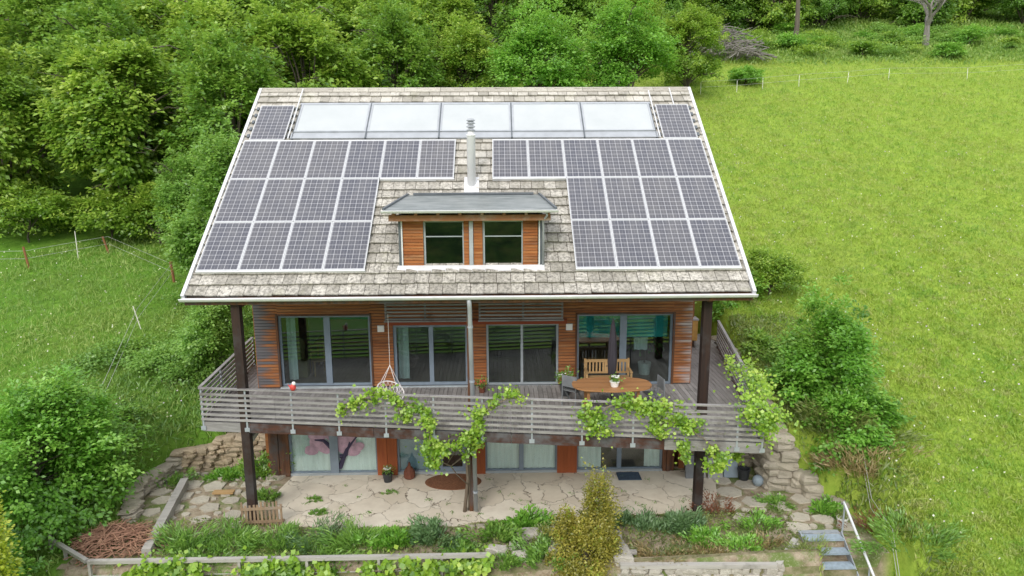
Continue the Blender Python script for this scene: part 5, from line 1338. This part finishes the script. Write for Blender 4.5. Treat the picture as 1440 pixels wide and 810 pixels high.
# ------------------------------------------------------------------ fences
def stake(x, y, h, lab, mat='stake_wood', r=.05, lean=(0, 0), grp='stakes of the left fence'):
    z = H(x, y); mb = MB().tube([(0, 0, -.2), (lean[0], lean[1], h)], r, 7)
    return solo('fence_stake', mb, mat, lab, 'fence stake', (x, y, z), world=False, group=grp)
stake(-20.4, 15.3, 1.0, 'orange brown wooden stake furthest left along the fence below the wood', lean=(-.15, 0))
stake(-17.8, 17.2, .8, 'short orange brown stake leaning left under the overhanging tree', lean=(-.25, 0))
stake(-13.3, 13.9, .9, 'rust coloured stake nearest the left roof edge', r=.06, lean=(-.08, 0))
stake(-18.9, 16.5, 1.3, 'thin white fence stake between the two orange stakes', 'plastic_stake', .018)
stake(-12.7, 9.7, .9, 'thin white stake alone in the left slope meadow', 'plastic_stake', .018, (-.25, 0))
mb = MB()
L_ = [(-27, 15.2), (-20.5, 15.3), (-18.9, 16.5), (-17.8, 17.2), (-13.35, 13.9), (-12.8, 9.7), (-11.2, 4.2)]
for hh in (.45, .8): mb.tube([(x, y, H(x, y) + hh) for x, y in L_], .006, 4)
solo('fence_wire', mb, 'wire', 'thin double wire strung between the stakes left of the house', 'fence wire', (-20.4, 15.3, H(-20.4, 15.3)))
rf = [(15.5, 35.3), (18.5, 36.4), (20.7, 37.2), (23.6, 37.6), (27.7, 38.5), (31.5, 39.6), (38.0, 40.0), (45.0, 41.0)]
for i, (x, y) in enumerate(rf): stake(x, y, .85, 'thin pale electric fence stake across the top of the meadow', 'plastic_stake', .018, (rnd.uniform(-.08, .08), 0), 'pale stakes across the top of the meadow')
mb = MB()
for hh in (.5, .9): mb.tube([(x, y, H(x, y) + hh) for x, y in rf], .006, 4)
solo('fence_wire', mb, 'wire', 'thin pale wire strung along the top of the meadow', 'fence wire', (18.5, 36.4, H(18.5, 36.4)))
mb = MB(); r3 = [(10.6, 2.0), (10.05, -.3), (9.85, -1.6), (9.8, -2.4), (9.9, -3.6)]
for hh in (.35, .6): mb.tube([(x, y, H(x, y) + hh) for x, y in r3], .007, 4)
solo('fence_wire', mb, 'wire', 'thin pale wire running down the bank beside the handrail', 'fence wire', (10.05, -.3, H(10.05, -.3)))
for x, y, lab in ((10.55, 1.9, 'bare pale stick standing above the metal steps'), (9.9, -2.2, 'pale stick on the bank at the bottom beside the handrail')):
    stake(x, y, .85, lab, 'plastic_stake', .018, (.12, 0), 'sticks beside the steps')

# ------------------------------------------------------------------ grass
def grass(name, label, n, xr, rr, mat, Ls, cond, wk=.1, tf=None):
    # density falls with distance from the house front so that near grass is dense
    a = RS.uniform(*xr, n); d = np.exp(RS.uniform(math.log(rr[0]), math.log(rr[1]), n))
    x = 1 + np.sin(a) * d; y = -16 + np.cos(a) * d
    ok = np.array([cond(p, q) for p, q in zip(x, y)]); x, y, d = x[ok], y[ok], d[ok]; n = len(x)
    z = np.array([H(p, q) for p, q in zip(x, y)])
    L = Ls * (.9 + d / 70.) * RS.uniform(.5, 1.35, n)
    patch = np.sin(x * .55 + 1.3 * np.sin(y * .31)) * np.sin(y * .47 + np.sin(x * .4)) 
    fine = np.sin(x * 2.9 + np.sin(y * 2.1) * 2) * np.sin(y * 2.3 + 1)
    T = .5 + .16 * patch + .1 * fine + RS.normal(0, .17, n)
    D = RS.normal(size=(n, 3)) * .55 + [0, 0, 1.]; N = RS.normal(size=(n, 3)) * .8 + [0, -.6, .8]
    L = L * (1 + .08 * patch + .22 * fine)
    P = np.stack([x, y, z + L * .36], 1)
    o = part(name, None, None, None, me=leaf_mesh(name, P, D, N, L, L * wk, T, mat)); o['kind'] = 'stuff'; o['label'] = label; return o
inhouse = lambda x, y: (-7.3 < x < 8.7 and 2 < y < 12) or (-13 < x < 14 and -4 < y < 14 and sd(x, y) < .12)
grass('meadow_grass', 'bright lime green mown meadow grass', 480000, (-.1, .80), (11, 76), 'grass_meadow', .115, lambda x, y: not inhouse(x, y) and x > 8 - .1 * max(0, y - 12) and y < 46 + 6 * rnd.random() ** 2, .16)
grass('slope_grass', 'deep green long grass on the slope left of the house', 200000, (-.82, -.02), (12, 40), 'grass_left', .16, lambda x, y: not inhouse(x, y) and x < -4 and y < 24, .12)
grass('rough_grass', 'tall rough grass below the wood at the top of the meadow', 110000, (.1, .82), (52, 100), 'grass_left', .2, lambda x, y: y > 44.5 + 3 * rnd.random() and x > 13, .26)
def bank(name, label, n, x0, x1, y0, y1, mat, L0, cond):
    x = RS.uniform(x0, x1, n); y = RS.uniform(y0, y1, n); ok = np.array([cond(p, q) for p, q in zip(x, y)]); x, y = x[ok], y[ok]; n = len(x)
    z = np.array([H(p, q) for p, q in zip(x, y)]); pt = np.sin(x * 3.1 + np.sin(y * 2.3)) * np.sin(y * 2.7 + 1)
    L = L0 * RS.uniform(.5, 1.4, n) * (1 + .35 * pt)
    D = RS.normal(size=(n, 3)) * .6 + [0, 0, 1.]; N = RS.normal(size=(n, 3)) * .8 + [0, -.6, .8]
    o = part(name, None, None, None, me=leaf_mesh(name, np.stack([x, y, z + L * .35], 1), D, N, L, L * .14, .45 + .25 * pt + RS.normal(0, .18, n), mat)); o['kind'] = 'stuff'; o['label'] = label
bank('bank_grass', 'rough olive green grass on the bank above the boulder wall and steps', 16000, 8.6, 12.2, -4, 7, 'leaf_olive', .2, lambda x, y: sd(x, y) > .02 and x < 9.6 + 1.9 * rnd.random() ** 1.5 + .4 * math.sin(y * 1.3))
bank('bank_weeds', 'leafy weeds on the bank beside the steps', 7000, 8.6, 12.5, -4, 7, 'leaf_herb', .16, lambda x, y: sd(x, y) > .02 and x < 9.4 + 2.6 * rnd.random())
bank('hollow_grass', 'dark long grass in the hollow left of the house', 26000, -15, -7.3, -1, 14, 'leaf_herb', .22, lambda x, y: sd(x, y) > .2 and x > -12.5 + .25 * (y - 3) + math.sin(y))
# clover / flower heads
n = 2600; a = RS.uniform(-.8, .78, n); d = np.exp(RS.uniform(math.log(15), math.log(50), n)); x = 1 + np.sin(a) * d; y = -16 + np.cos(a) * d
ok = np.array([not inhouse(p, q) and abs(p) > 9 and (p > 0 or q < 22) for p, q in zip(x, y)]); x, y = x[ok], y[ok]
P = np.stack([x, y, np.array([H(p, q) for p, q in zip(x, y)]) + .2], 1); n = len(P)
t = NT('flower_heads'); M['flower_heads'] = t.pbr(t.ramp(t.attr('tint'), [(0, (.7, .72, .6)), (.5, (.6, .6, .35)), (1, (.5, .42, .55))]), .8)
o = part('meadow_flowers', None, None, None, me=leaf_mesh('meadow_flowers', P, RS.normal(size=(n, 3)), RS.normal(size=(n, 3)) + [0, -.5, 1], .06, .055, RS.uniform(0, 1, n), 'flower_heads')); o['kind'] = 'stuff'; o['label'] = 'tiny pale meadow flowers'

# ------------------------------------------------------------------ world, sun, camera
SE, SA = R_(38), R_(200)      # elevation; azimuth measured clockwise from +Y
w = bpy.data.worlds.new('World'); scn.world = w; w.use_nodes = True
nt = w.node_tree; nt.nodes.clear()
sky = nt.nodes.new('ShaderNodeTexSky'); sky.sky_type = 'NISHITA'; sky.sun_disc = False; sky.sun_elevation = SE; sky.sun_rotation = SA
sky.air_density = 1.; sky.dust_density = 4.; sky.ozone_density = 1.
mx = nt.nodes.new('ShaderNodeMixRGB'); mx.blend_type = 'MIX'; mx.inputs[0].default_value = .75; mx.inputs[2].default_value = (11.9, 12.2, 12.6, 1)
bg = nt.nodes.new('ShaderNodeBackground'); bg.inputs[1].default_value = .15
ou = nt.nodes.new('ShaderNodeOutputWorld')
nt.links.new(sky.outputs[0], mx.inputs[1]); nt.links.new(mx.outputs[0], bg.inputs[0]); nt.links.new(bg.outputs[0], ou.inputs[0])
sl = bpy.data.lights.new('sun', 'SUN'); sl.energy = 1.9; sl.angle = R_(18); sl.color = (1, .96, .9)
so = bpy.data.objects.new('sun', sl); COL.objects.link(so)
sdir = Vector((math.sin(SA) * math.cos(SE), math.cos(SA) * math.cos(SE), math.sin(SE)))
so.rotation_euler = sdir.to_track_quat('Z', 'Y').to_euler(); so.location = sdir * 60
cam = bpy.data.cameras.new('camera'); co = bpy.data.objects.new('camera', cam); COL.objects.link(co)
cam.sensor_width = 36; cam.lens = 969.1 / 1440 * 36; cam.clip_end = 1500; cam.clip_start = .1
r_, u_, f_ = Vector((.999786, -.020153, -.004611)), Vector((.008369, .19057, .981638)), Vector((.018904, .981467, -.190698))
co.matrix_world = Matrix(((r_.x, u_.x, -f_.x, .8388), (r_.y, u_.y, -f_.y, -15.9308), (r_.z, u_.z, -f_.z, 8.1687), (0, 0, 0, 1)))
scn.camera = co
scn.view_settings.view_transform = 'Standard'; scn.view_settings.look = 'None'; scn.view_settings.exposure = 0
scn.cycles.max_bounces = 7; scn.cycles.transparent_max_bounces = 12; scn.cycles.diffuse_bounces = 4
